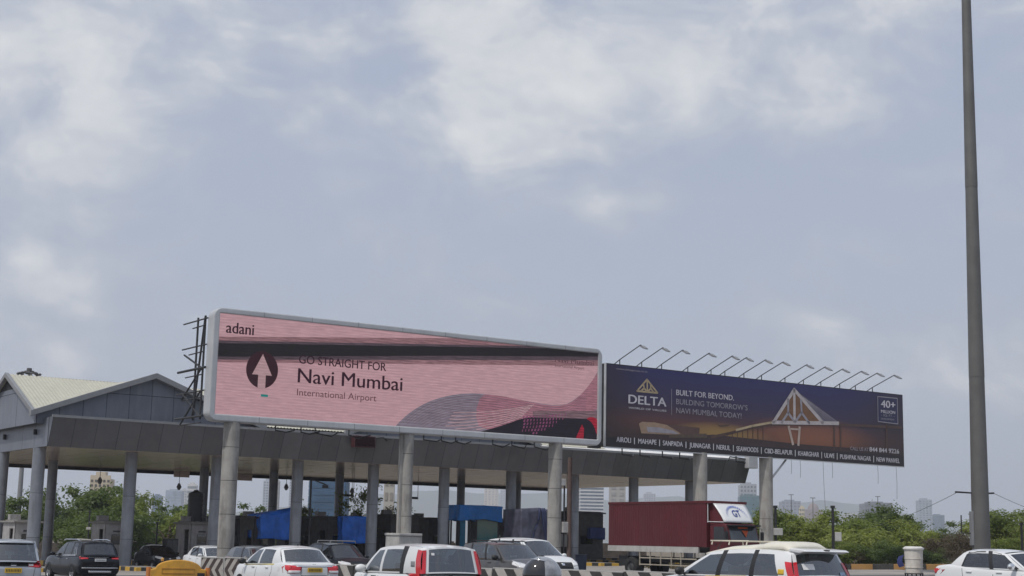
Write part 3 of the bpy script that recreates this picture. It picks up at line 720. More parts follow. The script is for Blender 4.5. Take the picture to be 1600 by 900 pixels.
def led_board():
    B = Board(329, 66.0, 941, 78.0, 'led_billboard', 'huge pink lit screen billboard in a rounded silver frame on three concrete pillars', 'billboard')
    W = B.len
    zt = (B.hit(340, 479)[1] + B.hit(935, 545)[1]) / 2; zb = (B.hit(329, 657)[1] + B.hit(940, 697)[1]) / 2
    sx0, sz1 = B.hit(344, 489); sx1, sz0 = B.hit(934, 687.5)
    sz1 = (sz1 + B.hit(934, 552)[1]) / 2; sz0 = (sz0 + B.hit(337, 645.5)[1]) / 2
    sx0 = (sx0 + B.hit(337, 645)[0]) / 2
    D, RR = .75, .42
    def rrect(x0, z0, x1, z1, r, n=7):
        q = []
        for cx, cz, a0 in ((x1 - r, z1 - r, 0), (x0 + r, z1 - r, 90), (x0 + r, z0 + r, 180), (x1 - r, z0 + r, 270)):
            for i in range(n + 1):
                a = R(a0 + 90 * i / n); q.append((cx + r * math.cos(a), cz + r * math.sin(a)))
        return q
    out = rrect(0, zb, W, zt, RR); inn = rrect(sx0, sz0, sx1, sz1, .02); n = len(out)
    f = MB()
    vs = [(x, 0, z) for x, z in out] + [(x, 0, z) for x, z in inn] + [(x, D, z) for x, z in out] + [(x, .16, z) for x, z in inn]
    fs = []
    for i in range(n):
        j = (i + 1) % n
        fs += [(i, j, n + j, n + i), (i, 2 * n + i, 2 * n + j, j), (n + i, n + j, 3 * n + j, 3 * n + i)]
    fs.append(tuple(range(2 * n, 3 * n)))
    f.add(vs, fs)
    f.build('frame', M_SILV, B.root, bevel=.05)
    f = MB()     # joints between the frame sheets
    for i in range(1, 9):
        x = W * i / 9
        f.box((x - .012, -.004, zt - .4 if False else sz1 + .03), (x + .012, .02, zt - .02)); f.box((x - .012, -.004, zb + .02), (x + .012, .02, sz0 - .03))
    f.build('frame_joint', M_TRIM, B.root)
    # the lit face, set back 12 cm inside the frame
    b = MB(); b.add([(sx0, .10, sz0), (sx1, .10, sz0), (sx1, .10, sz1), (sx0, .10, sz1)], [(0, 1, 2, 3)])
    scr = b.build('screen', emis('led_pink', (.66, .395, .44), 1.0, .26), B.root, fix=False)
    # content sits on the screen; clip to its edges
    def clip(q):
        for ax, lim, sg in ((0, sx0, 1), (0, sx1, -1), (1, sz0, 1), (1, sz1, -1)):
            r = []
            for i in range(len(q)):
                a, c = q[i], q[(i + 1) % len(q)]; ia, ic = (a[ax] - lim) * sg >= 0, (c[ax] - lim) * sg >= 0
                if ia: r.append(a)
                if ia != ic:
                    k = (lim - a[ax]) / (c[ax] - a[ax]); r.append((a[0] + (c[0] - a[0]) * k, a[1] + (c[1] - a[1]) * k))
            q = r
        return q
    def art(name, pts, m, layer, smooth=0, raw=False):
        q = pts if raw else [B.hit(u, v, .10) for u, v in pts]
        if smooth: q = chaikin(q, smooth)
        q = clip(q)
        if len(q) < 3: return
        o = B.flat(name, q, m, layer, scr, raw=True); o.location.y = .10
    wave = [(612, 672), (628, 655), (645, 641), (668, 628), (695, 619), (730, 614), (765, 616), (800, 622), (840, 630), (872, 634), (890, 630), (908, 616), (922, 600), (933, 582), (945, 560), (945, 700), (600, 700)]
    art('grey_wave', wave, emis('led_grey', (.235, .20, .25), 1.0, .6), 2, 1)
    art('magenta_wave', [(752, 616), (770, 617), (800, 622), (840, 631), (872, 635), (892, 630), (908, 616), (922, 600), (936, 578), (940, 648), (880, 648), (836, 653), (790, 668), (750, 672), (742, 645)], emis('led_magenta', (.36, .165, .21), 1.0, .6), 3, 1)
    art('dark_wave', [(722, 682), (760, 672), (790, 663), (815, 654), (840, 650), (940, 651), (940, 700), (722, 700)], emis('led_dark', (.022, .018, .028), 1.0, .3), 4, 1)
    art('olive_band', [(832, 642), (940, 642), (940, 655), (832, 652)], emis('led_olive', (.17, .105, .125), 1.0, .8), 5)
    rb = MB()   # pale ripple lines where the waves cross
    for k in range(7):
        pts = []
        for i in range(15):
            u = 690 + i * 9 + k * 3; v = 676 - k * 5.2 - .0016 * (u - 690) ** 2 * (1 - k * .06) + 1.5 * k * i / 14
            pts.append(B.hit(u, v, .10))
        for i in range(14):
            (x0, z0), (x1, z1) = pts[i], pts[i + 1]
            if min(z0, z1) - .03 < sz0: continue
            rb.add([(x0, .080, z0 - .022), (x1, .080, z1 - .022), (x1, .080, z1 + .022), (x0, .080, z0 + .022)], [(0, 1, 2, 3)])
    rb.build('ripple_lines', emis('led_pale', (.50, .33, .36), 1.0, .5), scr, fix=False)
    # fine dark threads that follow the wave's crest
    crest = [(628, 655), (645, 641), (668, 628), (695, 619), (730, 614), (765, 616), (800, 622), (840, 630), (872, 634), (892, 630), (908, 616), (922, 600), (933, 584)]
    tb = MB()
    for k in range(1, 13):
        q = chaikin([B.hit(u + k * 1.2 * (1 if u < 760 else -.3), v + k * 3.6, .10) for u, v in crest] , 1)[:-4]
        for (xa, za), (xb, zb_) in zip(q, q[1:]):
            if min(za, zb_) < sz0 + .05 or max(xa, xb) > sx1 - .03 or xb < xa: continue
            tb.add([(xa, .0865, za - .012), (xb, .0865, zb_ - .012), (xb, .0865, zb_ + .012), (xa, .0865, za + .012)], [(0, 1, 2, 3)])
    tb.build('wave_threads', emis('led_thread', (.17, .10, .14), 1.0, .5), scr, fix=False)
    db = MB()   # rows of purple dots
    for r in range(6):
        for c in range(15):
            u = 818 + c * 5.0 + r * 1.5 - r * r * .5; v = 652 + r * 5.2 - c * .28
            x, z = B.hit(u, v, .10); w = .055 + .02 * math.sin(c * .9 + r)
            if z - .1 > sz0 and c < 14 - r * 1.6: db.add([(x - w, .076, z - .06), (x + w * .4, .076, z - .06), (x + w, .076, z + .06), (x - w * .4, .076, z + .06)], [(0, 1, 2, 3)])
    db.build('dot_rows', emis('led_purple', (.26, .075, .17), 1.0, .4), scr, fix=False)
    art('red_stroke', [(897, 690), (903, 676), (909, 663), (912, 670), (911, 692)], emis('led_red', (.30, .016, .035), 1.0, .9), 7)
    art('red_stroke', [(915, 654), (924, 651), (934, 655), (936, 682), (931, 678), (928, 666), (922, 658)], emis('led_red', (.30, .016, .035), 1.0, .9), 7, 1)
    # dark refresh band crossing the lit face
    art('shade_band', [(338, 526), (760, 529), (800, 533), (950, 556), (950, 572), (338, 566)], emis('led_band_soft', (.26, .14, .16), 1.0, .8), 8)
    art('shade_band', [(338, 532), (960, 543), (960, 563), (338, 562)], emis('led_band_mid', (.085, .06, .075), 1.0, .8), 9)
    art('dark_band', [(338, 536), (960, 546), (960, 557.5), (700, 556), (338, 557.5)], emis('led_band_dark', (.022, .019, .022), 1.0, .3), 10)
    # arrow roundel
    cx, cz = B.hit(409, 578, .10); rx = (B.hit(434, 578, .10)[0] - B.hit(384, 578, .10)[0]) / 2; rz_ = (B.hit(409, 549, .10)[1] - B.hit(409, 607, .10)[1]) / 2
    DK = emis('led_maroon', (.045, .016, .024), 1.0, .3)
    art('arrow_roundel', [(cx + rx * math.cos(2 * math.pi * i / 48), cz + rz_ * math.sin(2 * math.pi * i / 48)) for i in range(48)], DK, 12, raw=True)
    PK = emis('led_pink_light', (.56, .36, .385), 1.0, .3)
    aw = lambda x, z: (cx + x * rx, cz + z * rz_)
    art('arrow', [aw(0, .86), aw(.62, -.28), aw(.24, -.28), aw(.24, -1.02), aw(-.24, -1.02), aw(-.24, -.28), aw(-.62, -.28)], PK, 14, raw=True)
    art('teal_mark', [(407, 616), (418, 616.8), (418, 620.5), (407, 619.7)], emis('led_teal', (.01, .28, .27), 1.0, .2), 12)
    DK2 = emis('led_text', (.040, .011, .024), 1.0, .2); DK3 = emis('led_text_soft', (.135, .055, .075), 1.0, .4); DK4 = emis('led_text_faint', (.10, .045, .06), 1.0, .4)
    for txt, p0, p1, vc, m_, bd in (('adani', (352, 520.5), (395, 523.5), 503, DK2, .03), ('GO STRAIGHT FOR', (466, 569), (602, 579), 555.5, DK2, .02),
                              ('Navi Mumbai', (464, 598), (627, 610.5), 575.5, DK2, .022), ('International Airport', (463, 617.5), (587, 627.5), 607, DK3, 0),
                              ('Navi Mumbai', (866, 566), (927, 571), 558.5, DK4, 0), ('International Airport', (866, 573.5), (912, 577.5), 569, DK4, 0)):
        p0_, p1_ = B.hit(*p0, .10), B.hit(*p1, .10); zc = B.hit(p0[0], vc, .10)[1]
        me = text_mesh(txt, m_, p1_[0] - p0_[0], zc - p0_[1], bd, extrude=.001)
        link_mesh('lettering', me, scr, (p0_[0], .10 - .004 * 16, (p0_[1] + p1_[1]) / 2))
    # pillars
    for u, r, vt in ((361, .37, 0), (637, .30, 0), (868, .36, 0)):
        x = B.hit(u, 690, D / 2)[0]; wz = (B.m @ Vector((x, D / 2, 0))); zb0 = gz(wz.x) - .1
        c = MB(); zz = zb0
        while zz < zb + .04:
            z2 = min(zb + .05, zz + 1.48); c.cyl((x, D / 2, zz), r, r, z2 - zz, 28); c.cyl((x, D / 2, z2), r - .012, r - .012, .022, 28, 1); zz = z2 + .022
        if r == .30: c.box((x - .42, D / 2 - .1, 1.9), (x - .30, D / 2 + .1, zb))
        c.build('pillar', [M_CONC, M_SEAM], B.root, angle=40)
    # rear lattice seen past the left edge
    t = MB(); y0 = D
    for yy, lean in ((D + .25, 0), (D + 1.15, .25)):
        t.tube([(-.02, yy, zb + .1), (-.02 + lean * 0, yy, zt - .3)], .05)
    zs = [zb + .25, zb + 1.4, zb + 2.45, zb + 3.5, zt - .45]
    for i, z in enumerate(zs):
        t.tube([(-.05, D - .1, z), (-.05, D + 3.3 - .4 * (i > 2), z + .02)], .06 if i in (0, 2) else .035)
        t.tube([(-.05, D + .1, z - .3), (-.05, D + 2.9 - .3 * i, z - .3)], .03)
    for a, b_ in ((0, 1), (1, 0), (2, 1), (2, 3)):
        t.tube([(-.05, D + .3, zs[a]), (-.05, D + 2.6, zs[b_] - .25 + (.3 if a == 0 else 0))], .045)
    t.tube([(-.05, D + 1.15, zb + .2), (-.05, D + .2, zt - .35)], .05)
    for xx in (3, 8, 13, 18):
        t.tube([(xx, D + 1.3, zb + .2), (xx, D + 1.3, zt - .3)], .06)
    t.build('lattice', M_BLKM, B.root)
    # conduit stubs under the frame
    for u in (430, 470, 492, 545, 662, 690, 712, 770, 800, 835):
        x = B.hit(u, 680, .5)[0]; q = MB(); rr = random.Random(u)
        q.tube([(x, .5, zb + .02), (x, .5, zb - .22), (x + rr.uniform(.4, 1.0), .55, zb - .26 - rr.uniform(0, .1)), (x + rr.uniform(1.0, 1.3), .7, zb - .15)], .035)
        q.build('conduit', M_BLKM, B.root)
    # cable boxes on the third pillar
    x3 = B.hit(868, 690, D / 2)[0]
    q = MB(); q.box((x3 + .28, -.02, 2.2), (x3 + .62, .34, 2.75)); q.build('meter_box', M_PALE, B.root, bevel=.02)
    q = MB(); q.tube([(x3 + .45, .15, .2), (x3 + .45, .15, 4.7)], .045); q.build('conduit', M_BLKM, B.root)
    q = MB(); q.box((x3 + .20, .05, 4.6), (x3 + .48, .3, 4.95)); q.build('junction_box', M_PALE, B.root, bevel=.02)
    return B
LED = led_board()
# plinth boxes at the foot of the middle pillar
x2 = LED.hit(632, 690, .5)[0]; wp = LED.m @ Vector((x2, .2, 0))
o = thing('cable_plinth', 'pale concrete cable box wrapped round the foot of the middle billboard pillar', 'plinth', (wp.x, wp.y, gz(wp.x)), LED.ang)
b = MB(); b.box((-.62, -.6, 0), (.50, .75, 1.95)); b.build('block', M_PALE, o, bevel=.02)
b = MB(); b.box((-.66, -.66, 1.96), (.62, .8, 2.08)); b.box((.505, -.5, 1.55), (.7, .7, 1.95)); b.build('cap_slab', M_PALE, o, bevel=.02)

def hoarding():
    B = Board(948, 80.0, 1409, 93.5, 'hoarding', 'purple and orange sunset advertising hoarding with fourteen lamp arms on two round columns', 'hoarding')
    W = B.len; zt = (B.hit(948.5, 568.5)[1] + B.hit(1407.5, 617.8)[1]) / 2; zb = (B.hit(948.5, 695.8)[1] + B.hit(1411, 728)[1]) / 2
    H = zt - zb
    mt = bpy.data.materials.new('sunset_print'); mt.use_nodes = True; t = N(mt.node_tree); bs = t.n['Principled BSDF']
    o = t.obj(); X, Y, Z = t.xyz(o); n = t.noise(t.vmath('MULTIPLY', o, (.12, 1, .5)), 1.2, 5, .6, .6)
    zn = t.math('ADD', t.math('DIVIDE', t.math('SUBTRACT', Z, zb), H), t.math('MULTIPLY', t.math('SUBTRACT', n, .5), .22))
    c = t.ramp(zn, [(.10, (.045, .025, .020)), (.20, (.085, .042, .036)), (.32, (.12, .050, .045)), (.46, (.075, .040, .062)), (.60, (.045, .034, .085)), (.95, (.030, .028, .122))])
    # yellow afterglow low in the middle, dark corners printed at both ends
    dx = t.math('DIVIDE', t.math('SUBTRACT', X, W * .35), W * .17); dz = t.math('DIVIDE', t.math('SUBTRACT', Z, zb + H * .24), H * .16)
    gl = t.math('SUBTRACT', 1.0, t.math('ADD', t.math('MULTIPLY', dx, dx), t.math('MULTIPLY', dz, dz)), clamp=True)
    c = t.mix(t.math('MULTIPLY', gl, .8), c, (.40, .25, .075))
    dx2 = t.math('DIVIDE', t.math('SUBTRACT', X, W * .66), W * .24); dz2 = t.math('DIVIDE', t.math('SUBTRACT', Z, zb + H * .30), H * .30)
    gl2 = t.math('SUBTRACT', 1.0, t.math('ADD', t.math('MULTIPLY', dx2, dx2), t.math('MULTIPLY', dz2, dz2)), clamp=True)
    c = t.mix(t.math('MULTIPLY', gl2, .65), c, (.34, .13, .06))
    side = t.math('ADD', t.step(X, W * .72, W * 1.02), t.step(X, W * .14, -.02 * W))
    c = t.mix(t.math('MULTIPLY', side, .72), c, (.034, .024, .03))
    t.link(c, bs.inputs['Base Color']); bs.inputs['Roughness'].default_value = .35
    b = MB(); b.add([(0, 0, zb), (W, 0, zb), (W, 0, zt), (0, 0, zt)], [(0, 1, 2, 3)]); pn = b.build('print', mt, B.root, fix=False)
    b = MB(); b.box((-.05, .004, zb - .05), (W + .05, .12, zt + .05))
    b.box((-.05, .12, zb - .05), (W + .05, .62, zb + .06)); b.box((-.05, .12, zt - .1), (W + .05, .5, zt + .04))
    for i in range(13):
        x = W * i / 12; b.box((x - .06, .125, zb + .05), (x + .06, .6, zt - .1))
    b.build('frame', M_BLKM, B.root)
    b = MB(); b.box((-.09, -.03, zb - .06), (-.052, .13, zt + .06)); b.box((-.05, -.02, zb - .10), (W + .05, .1, zb - .052)); b.build('edge_strip', M_SILV, B.root)
    b = MB()
    for z in (zb + .7, zb + 1.35, zb + 1.6, zb + 3.4, zt - .75, zt - .05):
        b.tube([(-1.6, .4, z), (.3, .4, z)], .035)
    b.box((-.85, .2, zb + 3.0), (-.3, .5, zb + 3.25)); b.box((-.9, .2, zb - .15), (-.2, .5, zb + .05))
    for z in (zb + 1.7, zb + .35): b.tube([(-.9, .4, z), (-.1, .4, z + .5)], .035); b.tube([(-.9, .4, z + .5), (-.1, .4, z)], .035)
    b.build('tie_bars', M_BLKM, B.root)
    DARK = mat('print_black', (.022, .018, .022), .35); WH = mat('print_white', (.62, .60, .64), .4); WH2 = mat('print_grey', (.34, .32, .36), .4)
    GOLD = mat('print_gold', (.48, .38, .24), .4); STEEL = mat('print_steel', (.50, .40, .34), .4); STEELD = mat('print_steel_dark', (.09, .05, .04), .4); AMB = mat('print_amber', (.20, .10, .045), .4); TIL = mat('print_lilac', (.14, .11, .15), .4)
    B.flat('base_strip', [(948.6, 681), (1410.6, 711), (1411.3, 727.5), (948.6, 695.5)], DARK, 1, pn)
    # skyline of the printed city: terminal, ground, bridge
    B.flat('printed_ground', [(948.8, 676), (1085, 681), (1115, 679), (1250, 694), (1410, 706), (1410.5, 712), (948.8, 682.5)], mat('print_umber', (.05, .03, .03), .4), 2, pn)
    B.flat('printed_terminal', [(998, 662), (1003, 659), (1022, 660), (1042, 664), (1058, 671), (1064, 680), (1002, 677)], mat('print_buff', (.36, .25, .17), .4), 3, pn)
    B.flat('printed_terminal', [(1040, 663), (1093, 668.5), (1092, 681), (1072, 681), (1062, 676)], mat('print_brown', (.11, .06, .05), .4), 4, pn)
    B.flat('printed_terminal', [(1010, 667), (1030, 668), (1052, 673), (1060, 678), (1012, 675)], WH2, 5, pn)
    B.flat('printed_terminal', [(1045, 679), (1104, 677.5), (1104, 684), (1045, 684)], mat('print_umber2', (.10, .07, .05), .4), 5, pn)
    B.flat('printed_plane', [(1119, 661), (1124, 664.5), (1137, 663.5), (1141, 664), (1136, 666), (1126, 667), (1123, 665.5)], STEELD, 5, pn)
    def line(pts, w, m_, layer, nm='printed_bridge'):
        q = [B.hit(*p) for p in pts]; b = MB()
        for (x0, z0), (x1, z1) in zip(q, q[1:]):
            d = Vector((x1 - x0, z1 - z0)).normalized(); nx, nz = -d.y * w / 2, d.x * w / 2
            e = .3 * w
            b.add([(x0 - nx - d.x * e, -.004 * layer, z0 - nz - d.y * e), (x1 - nx + d.x * e, -.004 * layer, z1 - nz + d.y * e), (x1 + nx + d.x * e, -.004 * layer, z1 + nz + d.y * e), (x0 + nx - d.x * e, -.004 * layer, z0 + nz - d.y * e)], [(3, 2, 1, 0)])
        return b.build(nm, m_, pn, fix=False)
    # deck, approach, piers
    line([(1112, 683), (1140, 677), (1170, 669), (1200, 663.5), (1235, 662.5), (1300, 663), (1408, 668)], .16, STEELD, 5)
    line([(1150, 672), (1175, 665.5), (1203, 660.5), (1240, 659), (1310, 660.5)], .13, GOLD, 6)
    for k in range(8): u = 1136 + k * 8; line([(u, 677 - k * 2.0), (u, 688 + k * .5)], .05, STEELD, 5)
    for u in (1303, 1313, 1385): line([(u, 664), (u, 702)], .14, STEELD, 5)
    # lit spans behind the pylon
    B.flat('printed_glow', [(1240, 609), (1214, 656), (1283, 660)], AMB, 4, pn)
    B.flat('printed_glow', [(1243, 609), (1285, 660), (1310, 659)], mat('print_violet', (.10, .085, .13), .4), 3, pn)
    for k in range(5): line([(1242, 611), (1290 + k * 4.5, 660)], .035, WH2, 5)
    ap = (1240.5, 609)
    for pts, w in ((((ap), (1208, 660)), .22), (((ap), (1285, 660.5)), .22), (((ap), (1241, 658)), .20), (((1231, 624), (1231, 645), (1221, 660)), .16), (((1251, 625), (1252, 645), (1264, 661)), .16),
                   (((1231, 645), (1241, 659)), .16), (((1252, 645), (1242, 659)), .16), (((1207, 660), (1309, 661.5)), .22)):
        line(pts, w, WH2 if w < .2 else mat('print_pylon', (.52, .47, .47), .4), 7)
    line([(1232, 667), (1238.5, 694)], .18, STEEL, 6); line([(1249, 668), (1247, 695)], .18, STEEL, 6); line([(1233, 670), (1248, 671)], .1, STEEL, 6)
    # emblem
    for pts in (((1010.5, 593), (995, 611)), ((1010.5, 593), (1027, 614)), ((995, 611), (1027, 614)), ((1005, 600), (1006, 606.5), (1001, 611)), ((1010.8, 594), (1011, 612)), ((1016, 601), (1016.5, 607), (1021, 613)), ((1006, 606.5), (1010.5, 612)), ((1016.5, 607), (1011.5, 612))):
        line(pts, .10, GOLD, 6, 'emblem')
    line([(1049, 608), (1049, 648)], .03, WH2, 6, 'rule')
    for txt, p0, p1, vc, m_, bd in (
            ('DELTA', (981.2, 630), (1040, 635.5), 616.2, WH, .05), ('WORLD OF VALUES', (981.5, 638.5), (1040.5, 643.3), 635.6, WH, .04),
            ('www.deltagroup.co.in', (962.5, 577.6), (1011, 582), 574.6, WH2, 0), ('BUILT FOR BEYOND.', (1056, 617.6), (1146, 625.5), 609, WH, .025),
            ('BUILDING TOMORROW’S', (1056, 632), (1167.5, 640.7), 623.6, WH2, 0), ('NAVI MUMBAI, TODAY!', (1056, 645.3), (1158, 653.8), 636.8, WH2, 0),
            ('40+', (1376, 636.3), (1398, 638.5), 625, WH, .05), ('MILLION', (1376, 645), (1398, 647), 640.2, WH, .04), ('- SQ. FT. -', (1376.5, 650), (1397, 652), 646.5, WH2, 0), ('DEVELOPMENT', (1376, 655.5), (1397, 657.3), 652.8, WH2, 0),
            ('CALL US AT', (1328, 702.8), (1356.5, 705.6), 697.2, WH2, 0), ('844 844 9226', (1358, 705.3), (1404, 709), 698.3, WH, .04)):
        B.text(txt, p0, p1, vc, m_, 8, bd, pn)
    B.flat('badge', [(1371, 619.5), (1401.5, 622.5), (1402.5, 662.5), (1371.5, 658.5)], mat('print_navy', (.03, .03, .085), .4), 4, pn)
    for a, c in (((1371, 619.5), (1401.5, 622.5)), ((1401.5, 622.5), (1402.5, 662.5)), ((1402.5, 662.5), (1371.5, 658.5)), ((1371.5, 658.5), (1371, 619.5))): line((a, c), .05, WH2, 6, 'badge_border')
    names = ['AIROLI', 'MAHAPE', 'SANPADA', 'JUINAGAR', 'NERUL', 'SEAWOODS', 'CBD-BELAPUR', 'KHARGHAR', 'ULWE', 'PUSHPAK NAGAR', 'NEW PANVEL']
    span = [(962.5, 985), (996.5, 1025), (1035, 1066), (1076.5, 1109.5), (1119, 1140.5), (1150, 1184), (1194, 1237.5), (1246.5, 1279), (1287.5, 1303), (1312, 1360), (1369, 1405)]
    bl = lambda u: 690.3 + (u - 962.5) * (723.8 - 690.3) / (1405 - 962.5)
    for i, (tx, (a, c)) in enumerate(zip(names, span)):
        B.text(tx, (a, bl(a)), (c, bl(c)), bl(a) - 7.9 + i * .08, WH, 8, .04, pn)
        if i < 10:
            mid = (c + span[i + 1][0]) / 2; line([(mid, bl(mid) + 1.2), (mid, bl(mid) - 8)], .06, WH, 8, 'divider')
    # lamp arms
    for u in (968, 1002.5, 1033.7, 1074.7, 1111, 1132.7, 1162.5, 1190, 1226.6, 1255.4, 1282.6, 1312, 1336.4, 1363):
        x = B.hit(u, 600, .2)[0]; ar = MB()
        ar.tube([(x, .2, zt + .02), (x, .2, zt + .34)], .03)
        ar.tube([(x, .85, zt + .06), (x, .2, zt + .34), (x, -1.6, zt + .98), (x, -1.67, zt + .96)], .026)
        a_ = ar.build('lamp_arm', M_BLKM, B.root)
        hd = MB(); hd.prism([(-1.62, zt + .90), (-1.98, zt + .72), (-2.10, zt + .69), (-2.10, zt + .75), (-1.80, zt + .93)], 'x', x - .11, x + .11); hd.build('lamp_head', M_TRIM, a_)
    for u in (1094, 1196.5):
        x = B.hit(u, 710, .35)[0]; w = B.m @ Vector((x, .35, 0)); g0 = gz(w.x) - .1
        c = MB(); c.cyl((x, .35, g0), .40, .40, 3.1, 28); c.cyl((x, .35, g0 + 3.1), .388, .388, .022, 28, 1); c.cyl((x, .35, g0 + 3.122), .40, .40, zb - g0 - 3.142, 28); c.build('column', [M_CONC, M_SEAM], B.root, angle=40)
    x = B.hit(1196.5, 710, .35)[0]
    c = MB(); c.tube([(x + .35, .3, zb - 1.3), (x + 1.6, .3, zb - .1)], .06); c.build('brace', M_SILV, B.root)
    for u in (972, 1000, 1035, 1062, 1150):
        xx = B.hit(u, 705, .4)[0]; q = MB(); q.tube([(xx, .4, zb - .05), (xx, .4, zb - .4), (xx + .8, .5, zb - .45), (xx + 1.2, .9, zb - .35)], .04); q.build('conduit', M_BLKM, B.root)
    for u, l in ((1236, .9), (1250, 1.1), (1286, 2.9), (1300, 1.0), (1371, 1.2), (1400, 2.1)):
        xx = B.hit(u, 725, .4)[0]; q = MB(); q.tube([(xx, .4, zb), (xx + .05, .4, zb - l * .5), (xx + .02 + .12 * (u == 1286), .4, zb - l)], .010, 5); q.build('loose_wire', M_BLKM, B.root)
    return B
HOA = hoarding()
# ================================================================= vehicles
LANE = R(124)
def lerp(a, b, t): return a + (b - a) * t
class Car:
    """x forward from rear bumper 0 to L, y left, z up; origin moved to the centre of the footprint"""
    def __init__(s, name, label, cat, paint, L, W, H, belt, kind, xwb, xrf, xrr, xrb, hood, tail=None, u=None, d=None, ref=(0, 0), head=LANE, dz=0.0, roof_w=.76, tint=None, group='cars in the toll traffic', gc=.19, lean=0.0):
        s.L, s.W, s.H, s.belt = L, W, H, belt; s.xwb, s.xrf, s.xrr, s.xrb = xwb, xrf, xrr, xrb; s.paint = paint; s.gc = gc
        s.tint = tint or G_CAR; s.hood = hood; s.kind = kind
        P = gpt(u, d); c, si = math.cos(head), math.sin(head)
        rx, ry = ref[0] - L / 2, ref[1]
        loc = Vector((P.x - (c * rx - si * ry), P.y - (si * rx + c * ry), 0)); loc.z = gz(loc.x) + dz
        s.root = thing(name, label, cat, loc, head, group)
        w = W / 2; b = belt
        if kind == 'sedan':
            st = [(0, .40, tail - .14, .78, 0), (.04, .30, tail - .03, .90, .02), (.16, .26, tail + .01, .955, .03), (.5, .24, tail + .03, .985, .035), (xrb, .22, max(b, tail + .05), 1, .035)]
        else:
            st = [(0, .42, b - .22, .84, 0), (.035, .32, b - .10, .925, .01), (.12, .26, b - .02, .965, .02), (.45, .24, b, .99, .02)]
        st += [(L * .42, .20, b - .01, 1, .02), (L * .6, .20, b - .02, 1, .02), (xwb - .12, .20, b - .04, 1, .03), (xwb + .10, .20, lerp(b - .06, hood, .5), .995, .055), (xwb + .55, .21, hood, .985, .06), (L - .48, .23, hood - .08, .955, .06),
               (L - .2, .26, hood - .17, .90, .05), (L - .05, .32, hood - .30, .82, .03), (L, .40, hood - .42, .74, 0)]
        mb = MB(); ring = []
        for x, zb, zt, k, cr in st:
            h = zt - zb; hw = w * k
            half = [(0, zb), (.78 * hw, zb), (.955 * hw, zb + .10), (hw, zb + .40 * h), (.992 * hw, zb + .62 * h), (.965 * hw, zb + .86 * h), (.925 * hw, zt - .015), (.86 * hw, zt + cr * .25), (.45 * hw, zt + cr * .9), (0, zt + cr)]
            ring.append([(x - L / 2, y, z) for y, z in half] + [(x - L / 2, -y, z) for y, z in half[-2:0:-1]])
        n = len(ring[0]); vs = [p for r in ring for p in r]; fs = []
        for i in range(len(ring) - 1):
            for j in range(n): fs.append((i * n + j, i * n + (j + 1) % n, (i + 1) * n + (j + 1) % n, (i + 1) * n + j))
        h = n // 2
        for e in (0, len(ring) - 1):
            q = [e * n + i for i in range(n)]
            for a in range(h): 
                f = [q[a], q[a + 1], q[(n - a - 1) % n], q[(n - a) % n]]
                f = list(dict.fromkeys(f)); 
                if len(f) > 2: fs.append(tuple(f))
        mb.add(vs, fs)
        s.body = mb.build('body', paint, s.root, smooth=True)
        sub = s.body.modifiers.new('sub', 'SUBSURF'); sub.levels = 2; sub.render_levels = 2
        bpy.context.view_layer.update(); dg = bpy.context.evaluated_depsgraph_get()
        me = bpy.data.meshes.new_from_object(s.body.evaluated_get(dg)); s.body.modifiers.clear(); old = s.body.data; s.body.data = me; bpy.data.meshes.remove(old); me.name = 'body'
        for p in me.polygons: p.use_smooth = True
        s.wr = w * roof_w
        s.bvh_parts = []
        s.cabin_done = False
    # ---- greenhouse
    def zroof(s, x):
        a, b = s.xrr, s.xrf; t = (x - a) / (b - a)
        return s.H - .075 - .055 * max(0, (t - .55) / .45) ** 2 - .05 * max(0, (.35 - t) / .35) ** 2
    def wbelt(s, x):
        t = (x - s.L * .45) / (s.L * .5); return s.W / 2 * (.925 - .075 * t * t)
    def wroof(s, x):
        t = (x - (s.xrr + s.xrf) / 2) / max(.1, (s.xrf - s.xrr) / 2); return s.wr * (1 - .06 * t * t)
    def zb(s, x): return s.belt - .045 + s.rise * (1 - x / s.L)
    def cabin(s, lines, glass_iv, black_iv=(), bulge_f=.17, bulge_r=.12, rise=.04, vg=(.07, .90), fg=(.05, .93), rg=(.12, .86), rgt=(.07, .93), pillar=None, rear_black=False):
        """lines: (x_belt, x_roof) front to rear; glass_iv / black_iv: which gaps are panes / black posts"""
        s.rise = rise; L2 = s.L / 2; pillar = pillar or M_BLKP
        vv = [0, vg[0], .3, .6, vg[1], 1.0]
        def sp(line, v, sg):
            xb, xr = line; x = lerp(xb, xr, v); yb, yr = s.wbelt(xb), s.wroof(xr)
            y = lerp(yb, yr, v) + .035 * math.sin(math.pi * v)
            return (x - L2, sg * y, lerp(s.zb(xb), s.zroof(xr), v))
        body, blk = MB(), MB(); panes = []
        for sg in (1, -1):
            for i in range(len(lines) - 1):
                g = MB()
                for j in range(5):
                    tgt = body
                    if i in black_iv: tgt = blk
                    if i in glass_iv and 1 <= j <= 3: tgt = g
                    for k in range(2):   # two columns per gap for smoother sides
                        la = tuple(lerp(lines[i][q], lines[i + 1][q], k / 2) for q in (0, 1)); lb = tuple(lerp(lines[i][q], lines[i + 1][q], (k + 1) / 2) for q in (0, 1))
                        tgt.add([sp(la, vv[j], sg), sp(lb, vv[j], sg), sp(lb, vv[j + 1], sg), sp(la, vv[j + 1], sg)], [(0, 1, 2, 3) if sg < 0 else (3, 2, 1, 0)])
                if g.v: panes.append(('side_window', g))
        s.lines, s.sp, s.bulge_r = lines, sp, bulge_r
        nt = 12
